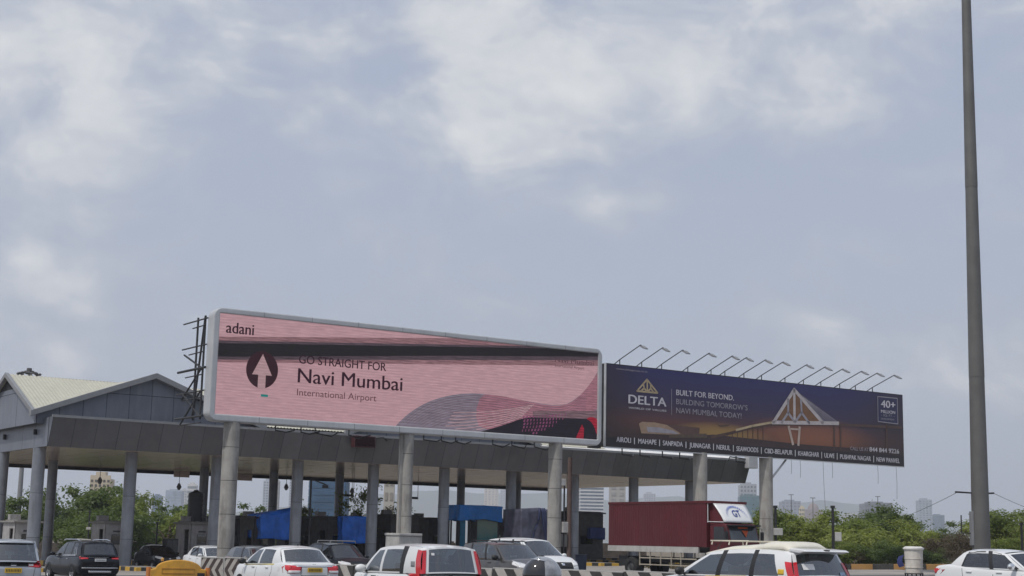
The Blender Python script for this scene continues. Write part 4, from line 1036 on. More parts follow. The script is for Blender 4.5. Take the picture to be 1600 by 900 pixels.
        def end(line, t, v, bul):
            xb, xr = line; a = 1 - 2 * t; q = 1 - a * a
            x = lerp(xb, xr, v) + bul * q; yb, yr = s.wbelt(xb), s.wroof(xr)
            crown = .055 * q
            return (x - L2, a * lerp(yb, yr, v), lerp(s.zb(xb) + .02 * q, s.zroof(xr) + crown, v))
        s.endp = end
        for nm, line, bul, (ga, gb), (ta, tb), fl in (('windshield', lines[0], bulge_f, fg, (.045, .955), False), ('rear_window', lines[-1], -bulge_r, rg, rgt, True)):
            us = [0, ta] + [lerp(ta, tb, i / nt) for i in range(1, nt)] + [tb, 1]; vs_ = [0, ga, lerp(ga, gb, .33), lerp(ga, gb, .66), gb, 1]
            g = MB()
            for i in range(len(us) - 1):
                for j in range(5):
                    ing = 0 < i < len(us) - 2 and 0 < j < 4
                    tgt = g if ing else (blk if (rear_black and fl) else body)
                    q = [end(line, us[i], vs_[j], bul), end(line, us[i + 1], vs_[j], bul), end(line, us[i + 1], vs_[j + 1], bul), end(line, us[i], vs_[j + 1], bul)]
                    tgt.add(q, [(0, 1, 2, 3) if not fl else (3, 2, 1, 0)])
            panes.append((nm, g))
        nr = 10
        def roof(fx, t):
            x = lerp(s.xrr, s.xrf, fx); a = 1 - 2 * t; q = 1 - a * a
            bul = lerp(-bulge_r, bulge_f, fx) * q
            return (x + bul - L2, a * s.wroof(x), s.zroof(x) + .055 * q)
        body.grid(lambda a, b: roof(a, b), nr, 12)
        def weld(o):
            bm = bmesh.new(); bm.from_mesh(o.data); bmesh.ops.remove_doubles(bm, verts=bm.verts, dist=.002); bmesh.ops.recalc_face_normals(bm, faces=bm.faces); bm.to_mesh(o.data); bm.free()
            for p in o.data.polygons: p.use_smooth = True
        s.cab = body.build('cabin', s.paint, s.root, smooth=True, fix=False); weld(s.cab)
        if blk.v: weld(blk.build('pillar_trim', pillar, s.root, smooth=True, fix=False))
        s.panes = []
        for nm, g in panes: o = g.build(nm, s.tint, s.root, smooth=True, fix=False); weld(o); s.panes.append(o)
        # dark cabin floor, dash and seats
        f = MB(); f.add([(s.xrb - L2 + .1, -s.W * .44, s.belt - .035), (s.xwb - L2, -s.W * .43, s.belt - .035), (s.xwb - L2, s.W * .43, s.belt - .035), (s.xrb - L2 + .1, s.W * .44, s.belt - .035)], [(0, 1, 2, 3)])
        dx = s.xwb - L2
        f.box((dx - .62, -s.W * .42, s.belt - .03), (dx - .12, s.W * .42, s.belt + .05))
        f.build('dashboard', M_INT, s.root)
        hz_ = min(s.H - .22, s.belt + .36)
        rows = [s.xwb - 1.25, s.xwb - 2.1] + ([s.xrb + .65] if s.kind in ('mpv',) else [])
        for rx in rows:
            for y in (.36, -.36):
                m = MB(); x = rx - L2
                m.prism([(x - .07, s.belt - .03), (x + .09, s.belt - .03), (x + .0, hz_ - .13), (x - .12, hz_ - .13)], 'y', y - .23, y + .23) if False else None
                m.box((x - .1, y - .23, s.belt - .03), (x + .03, y + .23, hz_ - .16)); m.box((x - .1, y - .13, hz_ - .14), (x, y + .13, hz_ + .03))
                m.build('seat', s.seatm if hasattr(s, 'seatm') else M_INT, s.root, bevel=.03)
        s.surface()
    def surface(s):
        bms = bmesh.new(); bms.from_mesh(s.body.data); bms.from_mesh(s.cab.data)
        for o in s.panes: bms.from_mesh(o.data)
        for o in kids(s.root):
            if o.name.split('.')[0] == 'pillar_trim': bms.from_mesh(o.data)
        s.bvh = BVHTree.FromBMesh(bms); bms.free()
        b2 = bmesh.new(); b2.from_mesh(s.body.data); s.bvh_b = BVHTree.FromBMesh(b2); b2.free()
    def patch(s, name, rows, side, m, off=.008, thick=.02, nu=10, nv=4, parent=None, smooth=True, bodyonly=False, build=True, mb=None):
        """a sheet lying on the car's skin. rows: polylines of (a,b) running from low to high; side rear/front: a=y,b=z; left/right: a=x,b=z; top: a=x,b=y"""
        L2 = s.L / 2; bv = s.bvh_b if bodyonly else s.bvh
        o, d = {'rear': (lambda a, b: (-5, a, b), (1, 0, 0)), 'front': (lambda a, b: (5, a, b), (-1, 0, 0)), 'left': (lambda a, b: (a - L2, 3, b), (0, -1, 0)), 'right': (lambda a, b: (a - L2, -3, b), (0, 1, 0)), 'top': (lambda a, b: (a - L2, b, 4), (0, 0, -1))}[side]
        d = Vector(d)
        def samp(line, u):
            x = u * (len(line) - 1); i = min(int(x), len(line) - 2); t = x - i
            return (lerp(line[i][0], line[i + 1][0], t), lerp(line[i][1], line[i + 1][1], t))
        def fn(u, v):
            y = v * (len(rows) - 1); i = min(int(y), len(rows) - 2); t = y - i
            p, q = samp(rows[i], u), samp(rows[i + 1], u); a, b = lerp(p[0], q[0], t), lerp(p[1], q[1], t)
            st = Vector(o(a, b)); h = bv.ray_cast(st, d)
            bad = h[0] is None or (side in ('left', 'right') and abs(h[0].y) < s.W * .30) or (side in ('rear', 'front') and abs(h[0].x) < s.L / 2 - 1.0)
            if bad:
                h = bv.find_nearest(st + d * (5 - s.L / 2 + .15 if side in ('rear', 'front') else 3 - s.W / 2 + .1))
                return h[0] - d * off
            return h[0] - d * off
        own = mb is None
        if own: mb = MB()
        mb.grid(fn, nu, nv)
        if not own or not build: return mb
        ob = mb.build(name, m, parent or s.root, smooth=smooth, fix=False)
        bm = bmesh.new(); bm.from_mesh(ob.data)
        bmesh.ops.recalc_face_normals(bm, faces=bm.faces)
        sgn = sum(f.normal.dot(d) * f.calc_area() for f in bm.faces)
        if sgn > 0: bmesh.ops.reverse_faces(bm, faces=bm.faces)
        bm.to_mesh(ob.data); bm.free()
        if thick:
            t = ob.modifiers.new('thick', 'SOLIDIFY'); t.thickness = thick; t.offset = -1
        return ob
    def pillar_lamp(s, k0, v0, v1, m, label=None):
        # lamp wrapped round the rear post: a strip of the side skin and of the rear skin
        for sg in (1, -1):
            la, lb = s.lines[-2], s.lines[-1]; mb = MB()
            def side(u, v):
                k = lerp(k0, 1, u); q = s.sp(tuple(lerp(la[i], lb[i], k) for i in (0, 1)), lerp(v0, v1, v), sg)
                return (q[0] - .012 * u, q[1] + sg * .014, q[2])
            def rear(u, v):
                q = s.endp(lb, lerp(0, .052, u) if sg > 0 else lerp(1, 1 - .052, u), lerp(v0, v1, v), -s.bulge_r)
                return (q[0] - .014, q[1] + sg * .012 * (1 - u), q[2])
            mb.grid(side, 4, 8); mb.grid(rear, 4, 8)
            o = mb.build('tail_light', m, s.root, smooth=True, fix=False)
            bm = bmesh.new(); bm.from_mesh(o.data); bmesh.ops.remove_doubles(bm, verts=bm.verts, dist=.016); bmesh.ops.recalc_face_normals(bm, faces=bm.faces)
            if sum(f.normal.y * f.calc_area() for f in bm.faces) * sg < 0: bmesh.ops.reverse_faces(bm, faces=bm.faces)
            bm.to_mesh(o.data); bm.free()
    def quad(s, name, side, a0, a1, b0, b1, m, **k):
        return s.patch(name, [[(a0, b0), (a1, b0)], [(a0, b1), (a1, b1)]], side, m, **k)
    def strip(s, mb, pts, side, w):
        """thin line along a polyline on the skin"""
        q = [Vector(p) for p in pts]; up_, dn = [], []
        for i, p in enumerate(q):
            t = (q[min(i + 1, len(q) - 1)] - q[max(i - 1, 0)]).normalized(); nrm = Vector((-t.y, t.x)) * w / 2
            up_.append(tuple(p + nrm)); dn.append(tuple(p - nrm))
        s.patch('x', [dn, up_], side, None, off=.004, nu=max(4, 4 * (len(pts) - 1)), nv=1, mb=mb)
    def seams(s, list_):
        mb = MB()
        for pts, side in list_: s.strip(mb, pts, side, .014)
        mb.build('door_gap', M_BLKP, s.root, fix=False)
    def wheels(s, r=.315, xs=(.62, None), wdt=.2):
        xs = (xs[0], xs[1] or s.L - .78); L2 = s.L / 2
        for x in xs:
            for sg in (1, -1):
                a = MB(); n = 30; pr, pi = [], []
                # dark arch: annulus sheet on the side skin
                rows = [[(x + rr * math.cos(R(180 - 180 * i / 12)), r + rr * math.sin(R(180 - 180 * i / 12)) - .0) for i in range(13)] for rr in (.02, r + .045)]
                s.patch('wheel_arch', rows, 'left' if sg > 0 else 'right', M_BLKP, off=.004, thick=0, nu=24, nv=3, bodyonly=True)
                y1 = s.W / 2 + .005
                prof = [(r * .62, y1 - .03), (r * .93, y1 - .005), (r, y1 - .04), (r, y1 - wdt), (r * .5, y1 - wdt)]
                t = MB(); n = 28
                vs = [(x - L2 + rr * math.cos(2 * math.pi * k / n), sg * y, r + rr * math.sin(2 * math.pi * k / n)) for rr, y in prof for k in range(n)]
                t.add(vs, [(i * n + k, i * n + (k + 1) % n, (i + 1) * n + (k + 1) % n, (i + 1) * n + k) for i in range(len(prof) - 1) for k in range(n)])
                w = t.build('wheel', M_RUB, s.root, angle=50)
                rm = MB()
                vs = [(x - L2 + rr * math.cos(2 * math.pi * k / n), sg * (y1 - yy), r + rr * math.sin(2 * math.pi * k / n)) for rr, yy in ((r * .63, .03), (r * .56, .06)) for k in range(n)]
                rm.add(vs, [(k, (k + 1) % n, n + (k + 1) % n, n + k) for k in range(n)])
                for k in range(5):
                    an = 2 * math.pi * k / 5 + .3; e = Vector((math.cos(an), 0, math.sin(an))); f = Vector((-e.z, 0, e.x)); c0 = Vector((x - L2, sg * (y1 - .05), r))
                    q = [c0 + e * r * .1 - f * .05, c0 + e * r * .1 + f * .05, c0 + e * r * .6 + f * .035, c0 + e * r * .6 - f * .035]
                    rm.add(q + [p - Vector((0, sg * .04, 0)) for p in q], [(0, 1, 2, 3), (7, 6, 5, 4), (0, 4, 5, 1), (1, 5, 6, 2), (2, 6, 7, 3), (3, 7, 4, 0)])
                rm.build('rim', M_RIM, w)
    def mirror(s, x, z, m, sc=1.0):
        L2 = s.L / 2
        for sg in (1, -1):
            y0 = s.wbelt(x); b = MB()
            b.ell((x - L2 - .02, sg * (y0 + .17), z + .03), .075 * sc, .12 * sc, .085 * sc, 14, 8); o = b.build('mirror', m, s.root, smooth=True)
            b = MB(); b.tube([(x - L2 + .03, sg * (y0 - .05), z - .04), (x - L2, sg * (y0 + .12), z)], .028); b.build('stalk', M_BLKP, o)
    def handles(s, xs, z, m):
        for sg in (1, -1):
            for x in xs:
                h = s.bvh_b.ray_cast(Vector((x - s.L / 2, 3 * sg, z)), Vector((0, -sg, 0)))[0]
                if h is None: continue
                b = MB(); b.box((h.x - .095, h.y - .02, z - .016), (h.x + .095, h.y + .035, z + .018)) if sg > 0 else b.box((h.x - .095, h.y - .035, z - .016), (h.x + .095, h.y + .02, z + .018))
                b.build('door_handle', m, s.root, bevel=.01)
    def plate(s, side, z, m, text_m, y=0.0, w=.5, h=.125, two=False):
        d = Vector((1, 0, 0)) if side == 'rear' else Vector((-1, 0, 0))
        hit = s.bvh.ray_cast(Vector((-5 * d.x, y, z)), d)[0]
        x = hit.x - d.x * .03; b = MB(); b.box((x - .008, y - w / 2, z - h / 2), (x + .008, y + w / 2, z + h / 2)); p = b.build('number_plate', m, s.root, bevel=.006)
        g = MB(); rr = random.Random(int(z * 1000) + int(w * 91)); k = y - w / 2 + .045
        while k < y + w / 2 - .05:      # unreadable worn characters: short dark strokes
            ww = rr.uniform(.02, .034)
            xx = x - d.x * .011
            g.add([(xx, k, z - h * .27), (xx, k + ww, z - h * .27), (xx, k + ww, z + h * .27), (xx, k, z + h * .27)], [(0, 1, 2, 3)]); k += ww + .017
        g.build('plate_marks', text_m, p, fix=False)

def side_lines_hatch(c, cuts):
    return cuts

PLT = mat('plate_ink', (.10, .065, .02), .6); PLT2 = mat('plate_ink_grey', (.2, .2, .2), .6)

# ---- 1: white-silver van at the far left
P_SILVER = mat('silver_paint', (.42, .45, .49), .3, metal=.35, coat=.6, var=.03, scale=1)
P_BLACK = mat('black_paint', (.005, .006, .010), .22, coat=.25, spec=.3, var=.1, scale=1)
P_GREY = mat('grey_paint', (.085, .078, .074), .28, metal=.4, coat=.8, var=.05, scale=1)
P_GREY2 = mat('dark_grey_paint', (.12, .125, .13), .28, metal=.3, coat=.8, var=.05, scale=1)
def van():
    c = Car('parked_van', 'silver people carrier with yellow number plate at the bottom left corner', 'car', P_SILVER, 4.73, 1.83, 1.80, 1.06, 'mpv', 3.55, 2.55, .32, .02, 1.02, u=24, d=47.5, ref=(0, 0), head=R(114), group=None)
    c.root.name = 'people_carrier'
    c.cabin([(3.65, 2.62), (3.5, 2.50), (2.32, 2.20), (2.2, 2.08), (1.3, 1.24), (1.2, 1.14), (.45, .55), (.06, .32)], (1, 3, 5), (2, 4), rg=(.06, .92), rgt=(.05, .95), rear_black=False)
    c.quad('roof_spoiler', 'rear', -.62, .62, 1.66, 1.74, P_SILVER, off=.09, thick=.03)
    for sg in (1, -1):
        c.patch('tail_light', [[(sg * .45, .93), (sg * .7, .90), (sg * .89, .89)], [(sg * .45, 1.03), (sg * .7, 1.06), (sg * .86, 1.13)]], 'rear', M_REDL, off=.012)
        c.patch('tail_light', [[(.02, .90), (.35, 1.0)], [(.02, 1.12), (.3, 1.06)]], 'left' if sg > 0 else 'right', M_REDL, off=.012)
        c.quad('reverse_light', 'rear', sg * .46, sg * .60, .95, 1.02, M_CLRL, off=.024)
    c.quad('tailgate_trim', 'rear', -.45, .45, .93, 1.06, M_BLKP, off=.012)
    c.quad('badge', 'rear', -.085, .085, .945, 1.03, M_CHROME, off=.03)
    c.plate('rear', .80, M_YPL, PLT, w=.52, h=.16)
    c.seams([([(-.8, .62), (.8, .62)], 'rear'), ([(-.62, .62), (-.66, .9)], 'rear'), ([(.62, .62), (.66, .9)], 'rear')])
    c.quad('rear_bumper', 'rear', -.75, .75, .34, .50, M_BLKP, off=.02)
    b = MB(); b.tube([(-2.36 + .03, -.1, 1.10), (-2.36 + .05, .25, 1.12), (-2.31, .42, 1.10)], .018); b.build('wiper', M_BLKP, c.root)
    c.wheels(.33, (.75, 3.85)); c.mirror(3.45, 1.1, P_SILVER); c.handles((2.2, 3.0), .98, M_CHROME)
van()
def suv_black():
    c = Car('black_car', 'glossy black sport utility car with white number plate beside the silver people carrier', 'car', P_BLACK, 4.69, 1.89, 1.755, 1.08, 'suv', 3.2, 2.35, .42, .08, 1.08, u=125, d=63, ref=(0, .94), head=R(126), tint=G_DARK)
    c.cabin([(3.28, 2.42), (3.12, 2.3), (2.12, 2.02), (2.0, 1.9), (1.2, 1.16), (1.1, 1.06), (.65, .72), (.12, .42)], (1, 3, 5), (2, 4), rg=(.12, .85))
    for sg in (1, -1):
        c.patch('tail_light', [[(sg * .52, .98), (sg * .9, .96)], [(sg * .5, 1.04), (sg * .87, 1.06)]], 'rear', M_REDL, off=.012)
        b = MB(); b.tube([(-1.6, sg * .66, 1.735), (-1.2, sg * .68, 1.775), (.1, sg * .67, 1.77), (.4, sg * .64, 1.73)], .025); b.build('roof_rail', M_CHROME, c.root)
    c.quad('tail_trim', 'rear', -.42, .85, 1.045, 1.08, M_CHROME, off=.02); c.quad('tail_trim', 'rear', -.80, .80, .58, .62, M_CHROME, off=.02); c.quad('skid_plate', 'rear', -.5, .5, .40, .48, M_CHROME, off=.03)
    c.plate('rear', .93, M_WPL, PLT2, w=.5, h=.12)
    mb = MB(); c.strip(mb, [(3.2, 1.06), (2.3, 1.09), (1.2, 1.11), (.7, 1.12)], 'left', .035); mb.build('sill_trim', M_CHROME, c.root, fix=False)
    b = MB(); c.strip(b, [(.62, 1.14), (.72, 1.45)], 'left', .03); c.strip(b, [(.80, 1.14), (.9, 1.45)], 'left', .02); b.build('pillar_trim_chrome', M_CHROME, c.root, fix=False)
    c.wheels(.36, (.85, 3.72)); c.mirror(3.05, 1.12, P_BLACK); c.handles((1.5, 2.5), .95, M_CHROME)
    c.seams([([(-.85, .72), (.85, .72)], 'rear'), ([(2.25, .4), (2.25, 1.05)], 'left'), ([(1.3, .5), (1.2, 1.05)], 'left'), ([(3.2, .4), (3.2, 1.0)], 'left')])
suv_black()
def sedan_common(c, front=True):
    pass
def front_face(c, z, grille=M_BLKP, lamp_in=.42, lamp_h=.14, gh=.16):
    for sg in (1, -1):
        c.patch('headlight', [[(sg * lamp_in, z - lamp_h * .5), (sg * (c.W / 2 - .12), z - lamp_h * .35)], [(sg * lamp_in, z + lamp_h * .35), (sg * (c.W / 2 - .13), z + lamp_h * .9)]], 'front', M_CLRL, off=.012)
        c.patch('headlight', [[(c.L - .48, z + .02), (c.L - .16, z - .05)], [(c.L - .5, z + .11), (c.L - .2, z + .09)]], 'left' if sg > 0 else 'right', M_CLRL, off=.012)
    c.quad('grille', 'front', -lamp_in + .02, lamp_in - .02, z - gh, z + .04, grille, off=.014)
    c.quad('badge', 'front', -.06, .06, z - .08, z, M_CHROME, off=.03)
    c.quad('bumper_grille', 'front', -.5, .5, .30, .42, M_BLKP, off=.014)
def sedan_far():
    c = Car('white_sedan', 'small plain white sedan just right of the black water tank booth', 'car', M_WHITE, 4.2, 1.7, 1.50, .93, 'sedan', 3.02, 2.35, 1.05, .55, .90, .95, u=322, d=76, ref=(3.3, -.85), head=LANE - math.pi)
    c.cabin([(3.1, 2.42), (2.95, 2.3), (2.08, 1.98), (1.96, 1.86), (1.1, 1.15), (.6, 1.0)], (1, 3), (2,), fg=(.08, .92))
    front_face(c, .72); c.wheels(.3, (.8, 3.4)); c.mirror(2.85, .95, M_WHITE); c.handles((1.25, 2.2), .82, M_WHITE)
    for sg in (1, -1): c.quad('tail_light', 'rear', sg * .45, sg * .8, .7, .85, M_REDL, off=.012)
    c.seams([([(2.05, .35), (2.05, .9)], 'right'), ([(1.15, .5), (1.1, .9)], 'right'), ([(2.95, .4), (2.98, .88)], 'right')])
sedan_far()
def hatch_grey():
    c = Car('grey_hatchback', 'grey hatchback behind the chevron barrier near the first billboard pillar', 'car', P_GREY2, 3.9, 1.74, 1.52, .96, 'hatch', 2.85, 2.15, .38, .06, .95, u=393, d=62.5, ref=(2.9, -.85), head=LANE - math.pi)
    c.cabin([(2.95, 2.22), (2.8, 2.1), (1.9, 1.82), (1.78, 1.70), (.9, .95), (.1, .4)], (1, 3), (2,), fg=(.06, .92))
    front_face(c, .72); c.wheels(.3); c.mirror(2.7, .98, P_GREY2); c.handles((1.1, 2.0), .85, P_GREY2)
    for sg in (1, -1): c.quad('tail_light', 'rear', sg * .55, sg * .8, .75, 1.0, M_REDL, off=.012)
    c.seams([([(1.95, .35), (1.95, .93)], 'right'), ([(2.8, .4), (2.82, .9)], 'right')])
hatch_grey()
def dark_suv():
    c = Car('dark_hatchback', 'dark hatchback with roof rack bars half hidden behind the white taxi sedan', 'car', P_BLACK, 4.0, 1.75, 1.66, 1.0, 'hatch', 2.9, 2.2, .35, .05, 1.0, u=520, d=64, ref=(3.0, -.85), head=LANE - math.pi, tint=G_DARK)
    c.cabin([(2.98, 2.28), (2.85, 2.15), (1.9, 1.82), (1.78, 1.70), (.9, .9), (.1, .38)], (1, 3), (2,))
    for x in (-.9, .3):
        b = MB(); b.tube([(x, -.62, 1.62), (x, -.6, 1.71), (x, .6, 1.71), (x, .62, 1.62)], .028); b.build('rack_bar', M_TRIM, c.root)
    front_face(c, .76); c.wheels(.31); c.mirror(2.75, 1.02, P_BLACK)
dark_suv()
def lane_car():
    c = Car('black_sedan', 'black sedan in the toll lane just right of the second front canopy column', 'car', P_BLACK, 4.2, 1.72, 1.50, .94, 'sedan', 3.02, 2.35, 1.05, .55, .92, .97, u=238, d=91, ref=(3.3, -.86), head=LANE - math.pi, tint=G_DARK)
    c.cabin([(3.1, 2.42), (2.95, 2.3), (2.08, 1.98), (1.96, 1.86), (1.1, 1.15), (.6, 1.0)], (1, 3), (2,))
    front_face(c, .72); c.wheels(.3, (.8, 3.4)); c.mirror(2.85, .95, P_BLACK)
lane_car()
def dzire():
    c = Car('white_sedan', 'white taxi sedan with yellow side line, small wing badge and yellow number plate', 'car', M_WHITE, 3.995, 1.735, 1.515, .955, 'sedan', 2.98, 2.28, .98, .40, .93, 1.0, u=453, d=41.5, ref=(0, .80), head=R(124), dz=.09)
    c.cabin([(3.08, 2.35), (2.93, 2.22), (2.06, 1.90), (1.95, 1.79), (1.12, 1.12), (.98, 1.0), (.45, .95)], (1, 3), (), rise=.07, rg=(.07, .93), rgt=(.05, .95), bulge_r=.22, vg=(.06, .88))
    for sg in (1, -1):
        c.patch('tail_light', [[(sg * .44, .76), (sg * .62, .74), (sg * .83, .74)], [(sg * .40, .93), (sg * .62, .955), (sg * .82, .965)]], 'rear', M_REDL, off=.014)
        c.patch('tail_light', [[(.01, .76), (.2, .84)], [(.01, .965), (.28, .965)]], 'left' if sg > 0 else 'right', M_REDL, off=.012)
        c.patch('reverse_light', [[(sg * .46, .755), (sg * .80, .75)], [(sg * .44, .82), (sg * .80, .82)]], 'rear', M_CLRL, off=.030)
    c.patch('boot_trim', [[(-.56, .925), (0, .93), (.56, .925)], [(-.56, .948), (0, .955), (.56, .948)]], 'rear', M_CHROME, off=.022)
    c.patch('boot_lip', [[(.05, -.66), (.02, -.3), (.02, .3), (.05, .66)], [(.20, -.66), (.18, -.3), (.18, .3), (.20, .66)]], 'top', M_WHITE, off=.018, thick=.03)
    for sg in (1, -1):
        c.patch('wing_badge', [[(sg * .015, .985), (sg * .10, 1.012)], [(sg * .015, 1.0), (sg * .075, 1.02)]], 'rear', M_BLKP, off=.02, thick=.006)
    c.plate('rear', .835, M_YPL, PLT, w=.46, h=.125)
    mb = MB(); c.strip(mb, [(2.95, .925), (2.0, .945), (1.1, .965), (.95, .97)], 'left', .032); mb.build('side_line', mat('taxi_yellow', (.55, .45, .12), .4), c.root, fix=False)
    c.seams([([(2.08, .3), (2.10, .6), (2.06, .94)], 'left'), ([(1.25, .45), (1.02, .75), (1.05, .95)], 'left'), ([(2.95, .35), (3.0, .6), (2.95, .9)], 'left'), ([(-.8, .68), (.8, .68)], 'rear'), ([(-.42, .70), (-.40, .92)], 'rear'), ([(.42, .70), (.40, .92)], 'rear')])
    b = MB(); c.patch('x', [[(.52, .80), (.64, .80)], [(.52, .90), (.64, .90)]], 'left', None, off=.006, mb=b, nu=3, nv=3)
    b.build('fuel_flap', mat('white_flap', (.70, .71, .70), .3), c.root, fix=False)
    c.mirror(2.82, .99, M_BLKP); c.handles((1.35, 2.3), .87, M_WHITE); c.wheels(.30, (.72, 3.15))
    b = MB(); b.cyl((-.85, 0, 1.495), .03, .01, .05, 8); b.tube([(-.85, 0, 1.53), (-1.0, 0, 1.57)], .008); b.build('antenna', M_BLKP, c.root)
    b = MB(); b.ell((1.4 - 2, .1, 1.2), .01, .09, .03); b.build('rear_sticker', M_WPL, c.root)
dzire()
def wagon():
    c = Car('white_hatchback', 'tall white hatchback with upright red tail lamps beside the rear window', 'car', M_WHITE, 3.655, 1.62, 1.675, 1.035, 'hatch', 2.78, 2.15, .20, .035, 1.0, u=658, d=31, ref=(0, .78), head=R(121), roof_w=.82)
    c.cabin([(2.90, 2.22), (2.76, 2.08), (1.98, 1.86), (1.86, 1.74), (1.02, .96), (.86, .74), (.07, .20)], (1, 3), (4,), rise=.05, rg=(.05, .93), rgt=(.10, .90), bulge_r=.07, bulge_f=.2, vg=(.06, .88))
    for sg in (1, -1):
        c.patch('tail_light', [[(sg * .66, .72), (sg * .79, .72)], [(sg * .63, 1.03), (sg * .78, 1.03)]], 'rear', M_REDL, off=.013)
        c.patch('tail_light', [[(.05, .72), (.26, .70)], [(.07, 1.0), (.19, 1.01)]], 'left' if sg > 0 else 'right', M_REDL, off=.012, bodyonly=True)
        c.patch('reverse_light', [[(sg * .66, .74), (sg * .755, .74)], [(sg * .65, .97), (sg * .74, .97)]], 'rear', M_CLRL, off=.028)
    c.pillar_lamp(.72, .0, .93, M_REDL)
    c.quad('tailgate_handle', 'rear', -.36, .36, .82, .885, M_CHROME, off=.03)
    c.quad('badge', 'rear', -.045, .045, .955, 1.01, M_CHROME, off=.02); c.quad('plate_recess', 'rear', -.34, .34, .66, .80, M_DGREY, off=.006)
    c.plate('rear', .73, M_WPL, PLT2, w=.5, h=.11)
    c.quad('window_sticker', 'rear', .40, .47, 1.42, 1.47, M_WPL, off=.012, thick=0)
    c.patch('pillar_vent', [[(.36, 1.18), (.52, 1.18)], [(.38, 1.29), (.54, 1.29)]], 'left', M_TRIM, off=.008, thick=.005)
    c.seams([([(2.02, .3), (2.05, .7), (2.0, 1.0)], 'left'), ([(1.15, .5), (.98, .75), (1.0, 1.02)], 'left'), ([(2.8, .35), (2.85, .95)], 'left'), ([(-.6, .64), (.6, .64)], 'rear'), ([(-.6, .64), (-.61, 1.0)], 'rear'), ([(.6, .64), (.61, 1.0)], 'rear')])
    c.patch('roof_gutter', [[(.3, -.58), (2.0, -.58)], [(.3, -.565), (2.0, -.565)]], 'top', M_TRIM, off=.004, thick=0); c.patch('roof_gutter', [[(.3, .565), (2.0, .565)], [(.3, .58), (2.0, .58)]], 'top', M_TRIM, off=.004, thick=0)
    c.mirror(2.62, 1.06, M_WHITE, 1.1); c.handles((1.22, 2.2), .93, M_BLKP); c.wheels(.29, (.60, 2.98))
wagon()
def brezza():
    c = Car('grey_car', 'brown-grey boxy car with bright windscreen in front of the white people carrier', 'car', P_GREY, 3.995, 1.79, 1.66, 1.05, 'suv', 2.85, 2.2, .30, .06, 1.05, u=808, d=50.5, ref=(3.85, -.86), head=LANE - math.pi, dz=.04, roof_w=.82)
    c.cabin([(2.95, 2.28), (2.82, 2.15), (1.95, 1.86), (1.83, 1.74), (1.0, .95), (.88, .85), (.1, .3)], (1, 3), (2, 4), fg=(.05, .93))
    front_face(c, .86, lamp_in=.45, lamp_h=.18); c.wheels(.33, (.7, 3.2)); c.mirror(2.72, 1.08, M_BLKP, 1.15); c.handles((1.2, 2.15), .93, P_GREY)
    for sg in (1, -1):
        c.quad('tail_light', 'rear', sg * .6, sg * .85, .95, 1.1, M_REDL, off=.012)
        b = MB(); b.tube([(-1.4, sg * .64, 1.62), (-1.1, sg * .65, 1.67), (.1, sg * .64, 1.67), (.25, sg * .62, 1.62)], .022); b.build('roof_rail', M_BLKM, c.root)
    c.seams([([(2.0, .35), (2.0, 1.02)], 'right'), ([(1.1, .5), (1.0, 1.02)], 'right'), ([(2.8, .4), (2.85, .98)], 'right')])
    b = MB(); b.box((.62, -.3, 1.12), (.66, -.05, 1.19)); b.build('windscreen_paper', M_WPL, c.root)
brezza()
def carens():
    c = Car('white_people_carrier', 'white people carrier with black grille facing the median behind the brown-grey car', 'car', M_WHITE, 4.54, 1.80, 1.80, 1.08, 'mpv', 3.35, 2.55, .40, .08, 1.09, u=852, d=55.5, ref=(4.42, -.80), head=LANE - math.pi, dz=.06)
    c.cabin([(3.5, 2.62), (3.35, 2.5), (2.3, 2.18), (2.18, 2.06), (1.3, 1.24), (1.2, 1.14), (.6, .6), (.1, .4)], (1, 3, 5), (2, 4), fg=(.05, .93))
    front_face(c, .86, lamp_in=.46, lamp_h=.2, gh=.2); c.wheels(.33, (.85, 3.7)); c.mirror(3.2, 1.1, M_WHITE); c.handles((1.5, 2.6), .98, M_WHITE)
    for sg in (1, -1): c.quad('tail_light', 'rear', sg * .6, sg * .85, .95, 1.1, M_REDL, off=.012)
    b = MB(); b.tube([(1.12, .35, 1.16), (.88, -.05, 1.34)], .02); b.build('wiper', M_BLKP, c.root)
    c.seams([([(2.45, .35), (2.45, 1.05)], 'right'), ([(3.3, .4), (3.35, 1.0)], 'right')])
carens()
